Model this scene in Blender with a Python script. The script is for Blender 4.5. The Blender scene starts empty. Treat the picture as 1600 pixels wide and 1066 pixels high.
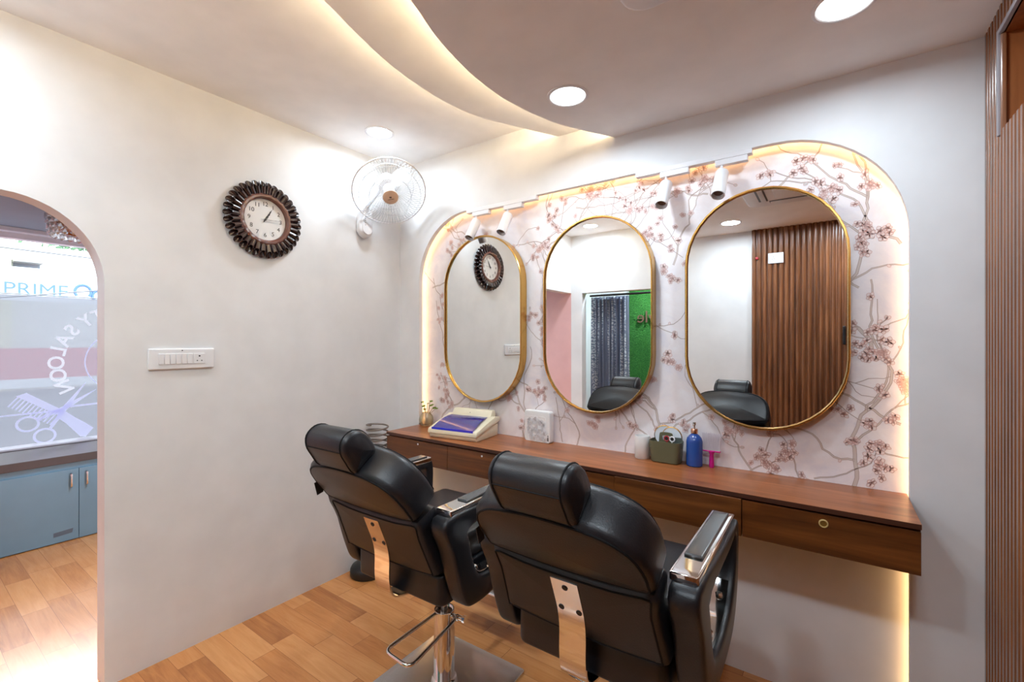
import bpy, bmesh, math, random
from math import sin, cos, pi, radians, sqrt, atan2
from mathutils import Vector, Matrix
S = bpy.context.scene
COL = S.collection
# ---------------------------------------------------------------- camera, world, exposure
cd = bpy.data.cameras.new('camera'); cam = bpy.data.objects.new('camera', cd); COL.objects.link(cam)
cam.location = (2.398, -2.08, 1.40); cam.rotation_euler = (pi/2, 0, radians(35.2))
cd.sensor_width = 36; cd.lens = 709/1600*36; cd.clip_start = .01
S.camera = cam
S.view_settings.view_transform = 'Standard'; S.view_settings.look = 'None'
S.view_settings.exposure = 0.72; S.view_settings.gamma = 1.0; S.view_settings.use_curve_mapping = False
W = bpy.data.worlds.new('sky'); S.world = W; W.use_nodes = True
W.node_tree.nodes['Background'].inputs[0].default_value = (.80, .90, 1.0, 1)
W.node_tree.nodes['Background'].inputs[1].default_value = 4.0
sd = bpy.data.lights.new('sun', 'SUN'); sun = bpy.data.objects.new('sun', sd); COL.objects.link(sun)
sd.energy = 5.5; sd.angle = radians(14); sd.color = (.78, .89, 1.0)
sun.rotation_euler = Vector((.80, -.10, -.60)).to_track_quat('-Z', 'Y').to_euler()
DOWN = 7.3       # watts of each ceiling light
COVE = 38.0      # warm ceiling cove strips
NICHE = 8.0     # warm strip round the arched niche
S.cycles.max_bounces = 12; S.cycles.diffuse_bounces = 8; S.cycles.glossy_bounces = 6
S.cycles.transmission_bounces = 8; S.cycles.transparent_max_bounces = 24
S.cycles.sample_clamp_indirect = 6.0; S.cycles.caustics_reflective = False; S.cycles.caustics_refractive = False

# ---------------------------------------------------------------- materials
def lin(c): return tuple((x/12.92 if x <= .04045 else ((x+.055)/1.055)**2.4) for x in c)
def rgb(r, g, b): return lin((r/255, g/255, b/255)) + (1,)
class NT:
    def __init__(s, name):
        s.m = bpy.data.materials.new(name); s.m.use_nodes = True; s.t = s.m.node_tree
        s.b = s.t.nodes['Principled BSDF']; s.o = s.t.nodes['Material Output']
    def n(s, typ, **k):
        x = s.t.nodes.new('ShaderNode'+typ)
        for a, v in k.items(): setattr(x, a, v)
        return x
    def l(s, a, b): s.t.links.new(a, b)
    def val(s, x, v):
        if hasattr(v, 'is_linked'): s.l(v, x)
        else: x.default_value = v
    def math(s, op, a, b=0.0):
        x = s.n('Math', operation=op); s.val(x.inputs[0], a); s.val(x.inputs[1], b); return x.outputs[0]
    def coord(s, scale=(1, 1, 1), kind='Object'):
        c = s.n('TexCoord'); m = s.n('Mapping'); m.inputs['Scale'].default_value = scale
        s.l(c.outputs[kind], m.inputs['Vector']); return m.outputs[0]
    def noise(s, vec, scale=5, detail=3, rough=.5, dist=0.0):
        x = s.n('TexNoise'); s.l(vec, x.inputs['Vector']); x.inputs['Scale'].default_value = scale
        x.inputs['Detail'].default_value = detail; x.inputs['Roughness'].default_value = rough
        x.inputs['Distortion'].default_value = dist; return x.outputs['Fac']
    def ramp(s, fac, stops):
        r = s.n('ValToRGB'); s.l(fac, r.inputs[0]); e = r.color_ramp.elements
        while len(e) < len(stops): e.new(.5)
        for i, (p, c) in enumerate(stops): e[i].position = p; e[i].color = c
        return r.outputs[0]
    def bump(s, h, st=.2, d=.01):
        b = s.n('Bump'); b.inputs['Strength'].default_value = st; b.inputs['Distance'].default_value = d
        s.l(h, b.inputs['Height']); s.l(b.outputs[0], s.b.inputs['Normal'])
    def P(s, **k):
        names = dict(col='Base Color', rough='Roughness', metal='Metallic', spec='Specular IOR Level', coat='Coat Weight',
                     trans='Transmission Weight', ior='IOR', em='Emission Color', es='Emission Strength', alpha='Alpha', sss='Subsurface Weight')
        for a, v in k.items(): s.val(s.b.inputs[names[a]], v)
        return s
def plain(name, c, rough=.5, metal=0, spec=.5, bump=0, bs=200, **k):
    t = NT(name); v = t.coord()
    nz = t.noise(v, 6, 3)
    c2 = tuple(x*.93 for x in c[:3])+(1,)
    t.P(col=t.ramp(nz, [(.3, c2), (.7, c)]), rough=rough, metal=metal, spec=spec, **k)
    if bump: t.bump(t.noise(v, bs, 3), bump, .002)
    return t.m
def emit(name, c, st):
    t = NT(name); e = t.n('Emission'); e.inputs[0].default_value = tuple(c)+(1,); e.inputs[1].default_value = st
    t.l(e.outputs[0], t.o.inputs[0]); return t.m
def wood(name, ca, cb, cc, axis=0, rough=.35, s=1.0, bump=.03):
    t = NT(name); sc = [16*s]*3; sc[axis] = 1.3*s
    v = t.coord(tuple(sc)); sc2 = [90*s]*3; sc2[axis] = 3*s
    a = t.noise(v, 1, 5, .6, 1.2); b = t.noise(t.coord(tuple(sc2)), 1, 3)
    f = t.math('ADD', t.math('MULTIPLY', a, .75), t.math('MULTIPLY', b, .25))
    t.P(col=t.ramp(f, [(.32, ca), (.52, cb), (.70, cc)]), rough=rough); t.bump(b, bump, .002); return t.m
M = {}
M['wall'] = plain('white_wall_paint', rgb(229, 229, 230), .75, bump=.06, bs=60)
M['ceil'] = plain('ceiling_paint', rgb(248, 245, 243), .8, bump=.02, bs=40)
M['pink'] = plain('pink_wall_paint', rgb(226, 178, 176), .7)
M['grey_ceil'] = plain('grey_ceiling_paint', rgb(128, 130, 140), .6)
M['white'] = plain('white_plastic', rgb(236, 236, 238), .3)
M['white2'] = plain('white_enamel', rgb(232, 230, 232), .4)
M['matt_white'] = plain('white_ceramic', rgb(232, 230, 228), .6, bump=.3, bs=50)
M['leather'] = plain('black_leather', rgb(25, 25, 29), .38, spec=.5, bump=.22, bs=260)
M['piping'] = plain('black_piping', rgb(18, 18, 20), .65, spec=.2)
M['chrome'] = plain('chrome', (.86, .85, .84, 1), .07, 1)
M['steel'] = plain('brushed_steel', (.84, .83, .82, 1), .24, 1)
M['black'] = plain('black_plastic', rgb(20, 20, 22), .4)
M['gloss_black'] = plain('gloss_pad', rgb(62, 64, 66), .16, spec=.8)
M['gold'] = plain('brushed_gold', rgb(214, 168, 92), .24, 1)
M['mirror'] = plain('mirror_glass', (.90, .91, .90, 1), .0, 1)
M['clockbrown'] = plain('dark_brown_gloss', rgb(50, 33, 32), .16, spec=.7)
M['clockring'] = plain('brown_gloss', rgb(104, 66, 56), .22, spec=.6)
M['wire'] = plain('pale_grey_wire', rgb(196, 198, 202), .4)
M['dial'] = plain('clock_dial', rgb(228, 226, 224), .5)
M['ink'] = plain('black_ink', rgb(40, 36, 36), .5)
M['beige'] = plain('beige_plastic', rgb(226, 196, 172), .4)
M['cream'] = plain('cream_plastic', rgb(228, 216, 188), .38)
M['olive'] = plain('olive_plastic', rgb(98, 97, 72), .42)
M['blue'] = plain('blue_plastic', rgb(36, 74, 148), .22, spec=.6)
M['pinkp'] = plain('magenta_plastic', rgb(196, 18, 128), .15, spec=.7)
M['bristle'] = plain('white_bristles', rgb(216, 208, 214), .5)
M['leaf'] = plain('green_leaf', rgb(120, 150, 40), .4)
M['stem'] = plain('brown_stem', rgb(120, 84, 50), .6)
M['slat'] = wood('walnut_slats', rgb(92, 56, 34), rgb(128, 80, 50), rgb(150, 98, 62), 2, .25)
M['slat'].node_tree.nodes['Principled BSDF'].inputs['Coat Weight'].default_value = .2
M['slat'].node_tree.nodes['Principled BSDF'].inputs['Coat Roughness'].default_value = .2
M['slat_back'] = plain('dark_slat_backing', rgb(40, 26, 20), .5)
M['worktop'] = wood('walnut_worktop', rgb(112, 60, 30), rgb(148, 86, 46), rgb(176, 110, 66), 0, .28)
M['drawer'] = wood('walnut_drawer_front', rgb(62, 30, 10), rgb(104, 58, 22), rgb(134, 80, 36), 0, .34, .8)
M['edge'] = plain('dark_edge_band', rgb(72, 40, 28), .4)
M['recess'] = wood('recess_plywood', rgb(120, 66, 30), rgb(150, 88, 44), rgb(166, 102, 56), 2, .5)
M['plaster'] = plain('grey_plaster', rgb(150, 144, 148), .9, bump=.8, bs=40)
M['teal'] = plain('grey_blue_laminate', rgb(112, 146, 166), .2, spec=.6)
M['darkstone'] = plain('dark_stone_top', rgb(84, 70, 68), .3)
M['sill'] = plain('white_sill', rgb(214, 212, 220), .4)
M['red'] = plain('red_plastic', rgb(170, 40, 50), .4)
M['grass'] = plain('green_turf_blades', rgb(40, 120, 36), .8)
M['wordbrown'] = plain('brown_letter', rgb(104, 78, 60), .5)
M['bluewire'] = plain('grey_wire', rgb(96, 100, 104), .6)
M['whitewall'] = plain('white_facade', rgb(238, 240, 236), .8)
M['yellowwall'] = plain('pale_yellow_facade', rgb(232, 232, 196), .8)
M['greywin'] = plain('grey_window_shade', rgb(110, 116, 124), .5)
M['signblue'] = plain('sign_blue', rgb(74, 112, 160), .5)
M['signwhite'] = plain('sign_white', rgb(238, 242, 246), .5)
M['tree'] = plain('tree_leaf', rgb(96, 130, 96), .7)
M['road'] = plain('asphalt', rgb(120, 120, 128), .9)
M['down'] = emit('ceiling_light_diffuser', (.92, .96, 1.0), 5.0)
M['cove'] = emit('cove_led', (1.0, .79, .48), COVE)
M['niche'] = emit('niche_led', (1.0, .58, .24), NICHE)
def clear_glass(name, tint=(1, 1, 1, 1), gl=.06):
    t = NT(name); a = t.n('BsdfTransparent'); a.inputs[0].default_value = tint
    g = t.n('BsdfGlossy'); g.inputs['Roughness'].default_value = .02; mx = t.n('MixShader'); mx.inputs[0].default_value = gl
    t.l(a.outputs[0], mx.inputs[1]); t.l(g.outputs[0], mx.inputs[2]); t.l(mx.outputs[0], t.o.inputs[0]); return t.m
def film(name, c, f, tint=(1, 1, 1, 1)):
    t = NT(name); a = t.n('BsdfTransparent'); a.inputs[0].default_value = tint
    g = t.n('BsdfTranslucent'); g.inputs[0].default_value = c
    d = t.n('BsdfDiffuse'); d.inputs[0].default_value = c
    m2 = t.n('MixShader'); m2.inputs[0].default_value = .35; t.l(g.outputs[0], m2.inputs[1]); t.l(d.outputs[0], m2.inputs[2])
    mx = t.n('MixShader'); mx.inputs[0].default_value = f
    t.l(a.outputs[0], mx.inputs[1]); t.l(m2.outputs[0], mx.inputs[2]); t.l(mx.outputs[0], t.o.inputs[0]); return t.m
M['pane'] = clear_glass('window_glass')
M['film'] = film('frosted_film', (.22, .22, .235, 1), .70)
M['decal'] = film('white_vinyl', (.98, .97, 1, 1), 1.0)
M['decal2'] = film('lavender_vinyl', (.80, .80, 1, 1), .97)
M['crystal'] = clear_glass('crystal', (.95, .95, .95, 1), .35)
M['fanblade'] = film('clear_fan_blade', (.9, .92, .94, 1), .2)
t = NT('blue_visor'); t.P(col=rgb(66, 62, 190), rough=.05, trans=.25, spec=.9, coat=.8); M['visor'] = t.m
t = NT('blue_visor_front'); t.P(col=rgb(10, 30, 200), rough=.08, spec=.7); M['visor2'] = t.m
t = NT('cream_glass'); t.P(col=rgb(250, 236, 200), rough=.3, trans=.75, sss=0.0); M['vase'] = t.m
# grass backing
t = NT('artificial_turf'); v = t.coord(); nz = t.noise(v, 140, 3, .7)
t.P(col=t.ramp(nz, [(.3, rgb(16, 62, 18)), (.5, rgb(40, 120, 40)), (.72, rgb(96, 170, 70))]), rough=.8); t.bump(nz, .9, .02); M['turf'] = t.m
# curtain
t = NT('grey_patterned_curtain'); v = t.coord((1, 1, 1))
wv = t.n('TexWave', wave_type='RINGS'); t.l(v, wv.inputs[0]); wv.inputs['Scale'].default_value = 9; wv.inputs['Distortion'].default_value = 9; wv.inputs['Detail'].default_value = 2; wv.inputs['Detail Scale'].default_value = 3
st = t.noise(t.coord((14, 14, .6)), 1, 2)
f = t.math('MULTIPLY', wv.outputs['Fac'], t.ramp(st, [(.45, (.0, .0, .0, 1)), (.58, (1, 1, 1, 1))]))
t.P(col=t.ramp(f, [(.1, rgb(140, 146, 166)), (.5, rgb(162, 168, 186)), (.8, rgb(232, 234, 238))]), rough=.8); M['curtain'] = t.m
# floor planks: rows along x, 0.103 m wide, boards 0.5 m long
t = NT('oak_laminate'); c = t.n('TexCoord'); sp = t.n('SeparateXYZ'); t.l(c.outputs['Object'], sp.inputs[0])
ry = t.math('DIVIDE', t.math('ADD', sp.outputs[1], 8.05), .1035); row = t.math('FLOOR', ry); fy = t.math('FRACT', ry)
wn = t.n('TexWhiteNoise', noise_dimensions='1D'); t.l(row, wn.inputs['W'])
rx = t.math('ADD', t.math('DIVIDE', t.math('ADD', sp.outputs[0], 8.0), .5), wn.outputs['Value']); bi = t.math('FLOOR', rx); fx = t.math('FRACT', rx)
cb = t.n('CombineXYZ'); t.l(row, cb.inputs[0]); t.l(bi, cb.inputs[1])
w2 = t.n('TexWhiteNoise', noise_dimensions='2D'); t.l(cb.outputs[0], w2.inputs['Vector'])
off = t.n('CombineXYZ'); t.l(t.math('ADD', t.math('MULTIPLY', sp.outputs[0], 1.6), t.math('MULTIPLY', w2.outputs['Value'], 40)), off.inputs[0])
t.l(t.math('MULTIPLY', sp.outputs[1], 13), off.inputs[1]); t.l(t.math('MULTIPLY', w2.outputs['Value'], 17), off.inputs[2])
g1 = t.noise(off.outputs[0], 1.5, 5, .6, 1.6)
o2 = t.n('CombineXYZ'); t.l(t.math('MULTIPLY', sp.outputs[0], 5), o2.inputs[0]); t.l(t.math('MULTIPLY', sp.outputs[1], 170), o2.inputs[1])
g2 = t.noise(o2.outputs[0], 1, 2)
fac = t.math('ADD', t.math('ADD', t.math('MULTIPLY', g1, .55), t.math('MULTIPLY', g2, .15)), t.math('MULTIPLY', w2.outputs['Value'], .38))
colr = t.ramp(fac, [(.25, rgb(162, 101, 54)), (.5, rgb(196, 130, 74)), (.8, rgb(216, 154, 96))])
gap = t.math('MAXIMUM', t.math('LESS_THAN', fy, .014), t.math('LESS_THAN', fx, .004))
mx = t.n('Mix', data_type='RGBA'); t.l(gap, mx.inputs[0]); t.l(colr, mx.inputs[6]); mx.inputs[7].default_value = rgb(140, 88, 50)
t.P(col=mx.outputs[2], rough=.27, coat=.15); t.bump(g2, .04, .001); M['floor'] = t.m
# wallpaper ground
t = NT('wallpaper_ground'); v = t.coord(); nz = t.noise(v, 7, 6, .65, .6)
t.P(col=t.ramp(nz, [(.32, rgb(226, 219, 225)), (.5, rgb(238, 229, 229)), (.68, rgb(243, 238, 240))]), rough=.6); t.bump(t.noise(v, 90, 2), .05, .002); M['paper'] = t.m
M['twig'] = plain('wallpaper_branch_print', rgb(212, 198, 190), .65)
M['twig2'] = plain('wallpaper_branch_line', rgb(176, 154, 146), .65)
M['petal'] = plain('wallpaper_petal_print', rgb(238, 222, 218), .65)
M['petal2'] = plain('wallpaper_petal_line', rgb(212, 170, 162), .65)
M['leafp'] = plain('wallpaper_leaf_print', rgb(212, 203, 199), .65)

# ---------------------------------------------------------------- mesh helpers
def finish(name, bm, mat, parent=None, smooth=40, loc=None):
    me = bpy.data.meshes.new(name)
    bmesh.ops.recalc_face_normals(bm, faces=bm.faces[:])
    bm.to_mesh(me); bm.free()
    for m in (mat if isinstance(mat, (list, tuple)) else [mat]): me.materials.append(M[m] if isinstance(m, str) else m)
    if smooth:
        for p in me.polygons: p.use_smooth = True
        me.set_sharp_from_angle(angle=radians(smooth))
    o = bpy.data.objects.new(name, me); COL.objects.link(o)
    if parent: o.parent = parent
    if loc: o.location = loc
    return o
def tag(o, label, cat, group=None, kind=None):
    o['label'] = label; o['category'] = cat
    if group: o['group'] = group
    if kind: o['kind'] = kind
    return o
def thing(name, label, cat, loc=(0, 0, 0), rz=0, group=None):
    o = bpy.data.objects.new(name, None); COL.objects.link(o); o.empty_display_size = .05
    o.location = loc; o.rotation_euler = (0, 0, rz); return tag(o, label, cat, group)
def struct(name, bm, mat, parent=None, smooth=40):
    o = finish(name, bm, mat, parent, smooth)
    if not parent: o['kind'] = 'structure'
    return o
def B(): return bmesh.new()
def face(bm, vs, mi=0):
    try:
        f = bm.faces.new(vs); f.material_index = mi; return f
    except ValueError: return None
def box(bm, x0, x1, y0, y1, z0, z1, bev=0, seg=2, mi=0, mat=None):
    ps = [(x, y, z) for x in (x0, x1) for y in (y0, y1) for z in (z0, z1)]
    b2 = bmesh.new() if bev else bm
    v = [b2.verts.new(p) for p in ps]; fs = []
    for q in ((0, 1, 3, 2), (4, 6, 7, 5), (0, 4, 5, 1), (2, 3, 7, 6), (0, 2, 6, 4), (1, 5, 7, 3)): fs.append(face(b2, [v[i] for i in q], mi))
    if bev:
        bmesh.ops.bevel(b2, geom=b2.edges[:], offset=bev, segments=seg, affect='EDGES', profile=.5)
        merge(bm, b2, mat, mi)
    elif mat is not None:
        for a in v: a.co = mat @ a.co
    return bm
def merge(bm, b2, mat=None, mi=0):
    mp = {}
    for v in b2.verts: mp[v] = bm.verts.new(mat @ v.co if mat is not None else v.co)
    for f in b2.faces:
        g = face(bm, [mp[v] for v in f.verts], f.material_index or mi)
    b2.free()
def prism(bm, pts, f0, f1, mi=0):
    """pts: 2D outline; f0/f1 map (a,b) to 3D for the two caps"""
    a = [bm.verts.new(f0(*p)) for p in pts]; b = [bm.verts.new(f1(*p)) for p in pts]; n = len(pts)
    fa = face(bm, a, mi); fb = face(bm, b[::-1], mi)
    for i in range(n): face(bm, [a[i], b[i], b[(i+1) % n], a[(i+1) % n]], mi)
    fs = [f for f in (fa, fb) if f]
    for f in fs: f.normal_update()
    bmesh.ops.triangulate(bm, faces=fs)
def loft(bm, rings, closed=True, cap=True, mi=0, wrap=False):
    R = [[bm.verts.new(p) for p in r] for r in rings]; n = len(R[0])
    k = len(R) if wrap else len(R)-1
    for j in range(k):
        A, Bq = R[j], R[(j+1) % len(R)]
        for i in range(n if closed else n-1): face(bm, [A[i], A[(i+1) % n], Bq[(i+1) % n], Bq[i]], mi)
    if cap and not wrap:
        face(bm, R[0][::-1], mi); face(bm, R[-1], mi)
    return R
def lathe(bm, prof, O=(0, 0, 0), axis=(0, 0, 1), seg=32, mi=0, cap=True):
    ax = Vector(axis).normalized(); q = Vector((0, 0, 1)).rotation_difference(ax).to_matrix(); O = Vector(O)
    rings = [[O+q @ Vector((max(r, 1e-5)*cos(2*pi*i/seg), max(r, 1e-5)*sin(2*pi*i/seg), z)) for i in range(seg)] for r, z in prof]
    loft(bm, rings, True, cap, mi)
def tube(bm, pts, r, seg=8, closed=False, mi=0, cap=True):
    P = [Vector(p) for p in pts]; n = len(P); rs = r if isinstance(r, (list, tuple)) else [r]*n
    T = []
    for i in range(n):
        a = P[(i-1) % n] if (closed or i > 0) else P[i]; b = P[(i+1) % n] if (closed or i < n-1) else P[i]
        T.append((b-a).normalized())
    u = T[0].orthogonal().normalized(); rings = []
    for i in range(n):
        u = (u - T[i]*u.dot(T[i])).normalized(); w = T[i].cross(u)
        rings.append([P[i]+(u*cos(2*pi*k/seg)+w*sin(2*pi*k/seg))*rs[i] for k in range(seg)])
    loft(bm, rings, True, cap, mi, wrap=closed)
def spline(pts, n=6, closed=False):
    out = []; m = len(pts); V = [Vector(p) for p in pts]
    for i in range(m if closed else m-1):
        g = lambda k: V[k % m] if closed else V[max(0, min(m-1, k))]
        a, b, c, d = g(i-1), g(i), g(i+1), g(i+2)
        for k in range(n):
            t = k/n
            out.append(.5*((2*b)+(c-a)*t+(2*a-5*b+4*c-d)*t*t+(3*b-a-3*c+d)*t**3))
    if not closed: out.append(V[-1])
    return out
def fillet(path, r, n=5):
    P = [Vector(p) for p in path]; out = [P[0]]
    for i in range(1, len(P)-1):
        a = (P[i-1]-P[i]); b = (P[i+1]-P[i]); rr = min(r, a.length*.49, b.length*.49)
        p0 = P[i]+a.normalized()*rr; p1 = P[i]+b.normalized()*rr
        for k in range(n+1):
            t = k/n; out.append((1-t)**2*p0+2*t*(1-t)*P[i]+t*t*p1)
    out.append(P[-1]); return out
def rrect(w, h, r, n=6, cx=0, cy=0):
    o = []
    for sx, sy, a0 in ((1, 1, 0), (-1, 1, 90), (-1, -1, 180), (1, -1, 270)):
        for k in range(n+1):
            a = radians(a0+90*k/n); o.append((cx+sx*(w/2-r)+r*cos(a), cy+sy*(h/2-r)+r*sin(a)))
    return o
def inset2(pts, d):
    n = len(pts); out = []
    area = sum(pts[i][0]*pts[(i+1) % n][1]-pts[(i+1) % n][0]*pts[i][1] for i in range(n)); sg = 1 if area > 0 else -1
    for i in range(n):
        a, b, c = Vector(pts[i-1][:2]), Vector(pts[i][:2]), Vector(pts[(i+1) % n][:2])
        e1 = (b-a); e2 = (c-b)
        if e1.length < 1e-9: e1 = e2
        if e2.length < 1e-9: e2 = e1
        e1.normalize(); e2.normalize()
        nn = Vector((-(e1.y+e2.y), e1.x+e2.x))
        nn = nn.normalized() if nn.length > 1e-6 else Vector((-e1.y, e1.x))
        k = max(.5, nn.dot(Vector((-e1.y, e1.x))))
        q = b+nn*sg*d/k; out.append((q.x, q.y))
    return out
def pad(bm, outline, th, r, O, U, T, N, pb=0., pf=0., mi=0, es=4):
    O, U, T, N = Vector(O), Vector(U).normalized(), Vector(T).normalized(), Vector(N).normalized()
    out = [(p[0], p[1]) for p in outline]; c = (sum(p[0] for p in out)/len(out), sum(p[1] for p in out)/len(out))
    f = lambda p, n: O+U*p[0]+T*p[1]+N*n
    inn = inset2(out, r); rings = []
    for s in (.02, .35, .65, .88): rings.append([f((c[0]+(p[0]-c[0])*s, c[1]+(p[1]-c[1])*s), -pb*(1-s**2)) for p in inn])
    front = []
    for s in (.02, .35, .65, .88): front.append([f((c[0]+(p[0]-c[0])*s, c[1]+(p[1]-c[1])*s), th+pf*(1-s**2)) for p in inn])
    fixed = rings[:4]
    for k in range(es+1):
        a = pi/2*k/es; fixed.append([f(p, r*(1-cos(a))) for p in inset2(out, r*(1-sin(a)))])
    for k in range(es, -1, -1):
        a = pi/2*k/es; fixed.append([f(p, th-r*(1-cos(a))) for p in inset2(out, r*(1-sin(a)))])
    fixed += front[::-1]
    loft(bm, fixed, True, True, mi)
def outline_tube(bm, outline, r, O, U, T, N, n=0., seg=6):
    O, U, T, N = Vector(O), Vector(U).normalized(), Vector(T).normalized(), Vector(N).normalized()
    tube(bm, [O+U*p[0]+T*p[1]+N*n for p in outline], r, seg, True)
def text(bm, s, size, mat, depth=.0006, align='CENTER', mi=0, bold=0.):
    cu = bpy.data.curves.new('t', 'FONT'); cu.body = s; cu.size = size; cu.align_x = align; cu.align_y = 'CENTER'; cu.extrude = depth; cu.offset = bold; cu.resolution_u = 4
    ob = bpy.data.objects.new('t', cu); COL.objects.link(ob); bpy.context.view_layer.update()
    me = ob.evaluated_get(bpy.context.evaluated_depsgraph_get()).to_mesh(); b2 = bmesh.new(); b2.from_mesh(me)
    merge(bm, b2, mat, mi); ob.to_mesh_clear(); bpy.data.objects.remove(ob); bpy.data.curves.remove(cu)
def frame(O, U, T, N): # matrix taking local x,y,z to U,T,N at O
    m = Matrix.Identity(4)
    for i, v in enumerate((U, T, N)):
        v = Vector(v).normalized()
        for k in range(3): m[k][i] = v[k]
    for k in range(3): m[k][3] = O[k]
    return m
XZ = lambda y: (lambda a, b: (a, y, b))
YZ = lambda x: (lambda a, b: (x, a, b))
XY = lambda z: (lambda a, b: (a, b, z))

# ---------------------------------------------------------------- room shell
YB = -2.45; HC = 2.57; MC = 2.47; LC = 2.385
bm = B(); box(bm, -3.0, 3.2, -4.4, .4, -.06, 0); struct('floor', bm, 'floor')
NX0, NX1, NT_, NR = .184, 2.618, 2.19, .41
def niche(off=0.0, z0=-.001, n=14):
    x0, x1, zt, r = NX0-off, NX1+off, NT_+off, NR+off
    p = [(x0, z0)]
    for k in range(n+1):
        a = pi-pi/2*k/n; p.append((x0+r+r*cos(a), zt-r+r*sin(a)))
    for k in range(n+1):
        a = pi/2-pi/2*k/n; p.append((x1-r+r*cos(a), zt-r+r*sin(a)))
    p.append((x1, z0)); return p
bm = B()
nb = niche(0, 0)
prism(bm, [(-.1, 0), nb[0]]+nb[1:-1]+[nb[-1], (3.1, 0), (3.1, 2.75), (-.1, 2.75)], XZ(0), XZ(.030))
wf = struct('wall_front', bm, 'wall')
bm = B(); box(bm, -.1, 3.1, .059, .12, 0, 2.75); finish('niche_backing', bm, 'wall', wf)
# printed wallpaper
random.seed(11)
bm = B()
po = niche(.035, .70); prism(bm, po, XZ(.0582), XZ(.0589), 0)
def ribbon(pts, ws, y, mi, closed=False):
    n = len(pts); L = []; R = []
    for i in range(n):
        a = pts[(i-1) % n] if closed or i > 0 else pts[i]; b = pts[(i+1) % n] if closed or i < n-1 else pts[i]
        dx, dz = b[0]-a[0], b[1]-a[1]; l = sqrt(dx*dx+dz*dz) or 1
        w = (ws[i] if isinstance(ws, list) else ws)/2; nx, nz = -dz/l*w, dx/l*w
        L.append(bm.verts.new((pts[i][0]+nx, y, pts[i][1]+nz))); R.append(bm.verts.new((pts[i][0]-nx, y, pts[i][1]-nz)))
    for i in range(n if closed else n-1): face(bm, [L[i], L[(i+1) % n], R[(i+1) % n], R[i]], mi)
YP = [.0579]
def flower(x, z, R):
    a0 = random.random()*6.28; sq = random.uniform(.6, 1); ph = random.random()*3.14
    YP[0] -= .0000006
    y = YP[0]
    def tr(u, v):
        c, s = cos(ph), sin(ph); u2, v2 = u*c+v*s, (-u*s+v*c)*sq; return (x+u2*c-v2*s, z+u2*s+v2*c)
    for k in range(5):
        a = a0+k*2*pi/5+random.uniform(-.15, .15); L = R*random.uniform(.85, 1.1); pts = []
        for i in range(9):
            s = i/8; w = sin(pi*min(1, s*.98+.02))**.7*.40*L; pts.append((s, w))
        loop = [tr(cos(a)*s*L-sin(a)*w, sin(a)*s*L+cos(a)*w) for s, w in pts]+[tr(cos(a)*s*L+sin(a)*w, sin(a)*s*L-cos(a)*w) for s, w in pts[-2:0:-1]]
        vs = [bm.verts.new((p[0], y, p[1])) for p in loop]; face(bm, vs, 3)
        ribbon(loop, .0014, y-.0003, 4, True)
        ribbon([tr(cos(a)*.15*L, sin(a)*.15*L), tr(cos(a)*.5*L, sin(a)*.5*L)], .0008, y-.00031, 4)
def bud(x, z, r, a):
    loop = [(x+cos(a)*r*(1+cos(t))*.8-sin(a)*r*.55*sin(t), z+sin(a)*r*(1+cos(t))*.8+cos(a)*r*.55*sin(t)) for t in [2*pi*i/10 for i in range(10)]]
    face(bm, [bm.verts.new((p[0], YP[0]-.0001, p[1])) for p in loop], random.choice((3, 5))); ribbon(loop, .0015, YP[0]-.0004, 4, True)
def inside(x, z): return NX0-.02 < x < NX1+.02 and .72 < z < NT_+.02
def branch(x, z, a, ln, w, d):
    pts = [(x, z)]; st = .022; n = int(ln/st); up = a; spots = []
    for i in range(n):
        a += random.gauss(0, .20)+(up-a)*.12
        if random.random() < .12: a += random.choice((-1, 1))*.45
        x += cos(a)*st; z += sin(a)*st
        if not inside(x, z): break
        pts.append((x, z)); spots.append((x, z, a))
    if len(pts) < 3: return
    m = len(pts); ws = [w*(1-.72*i/m) for i in range(m)]
    ribbon(pts, ws, .0581-d*.00001, 1)
    for sg in (-1, 1):
        q = []
        for i, p in enumerate(pts):
            b = pts[min(i+1, m-1)]; c = pts[max(i-1, 0)]; l = sqrt((b[0]-c[0])**2+(b[1]-c[1])**2) or 1
            q.append((p[0]-(b[1]-c[1])/l*ws[i]/2*sg, p[1]+(b[0]-c[0])/l*ws[i]/2*sg))
        ribbon(q, .0016 if w > .004 else .001, .05805-d*.00001, 2)
    if d < 3:
        for i, (px, pz, pa) in enumerate(spots):
            if i > 2 and random.random() < (.15, .13, .11)[d]:
                branch(px, pz, pa+random.choice((-1, 1))*random.uniform(.5, 1.1), ln*random.uniform(.3, .55), w*.55, d+1)
    for i, (px, pz, pa) in enumerate(spots):
        if d > 0 and random.random() < .10: bud(px, pz, random.uniform(.006, .011), pa+random.choice((-1, 1))*.9)
        if d == 0 and random.random() < .09 or d > 0 and random.random() < .08:
            for _ in range(random.choice((1, 2, 3))): flower(px+random.gauss(0, .014), pz+random.gauss(0, .014), random.uniform(.014, .021))
    px, pz, pa = spots[-1]
    if d > 0:
        if random.random() < .6:
            for _ in range(random.choice((1, 1, 2, 3))): flower(px+random.gauss(0, .012), pz+random.gauss(0, .012), random.uniform(.013, .020))
        else: bud(px, pz, .010, pa)
def cluster(x, z, n, R):
    for _ in range(n): flower(x+random.gauss(0, R), z+random.gauss(0, R*.8), random.uniform(.015, .022))
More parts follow.
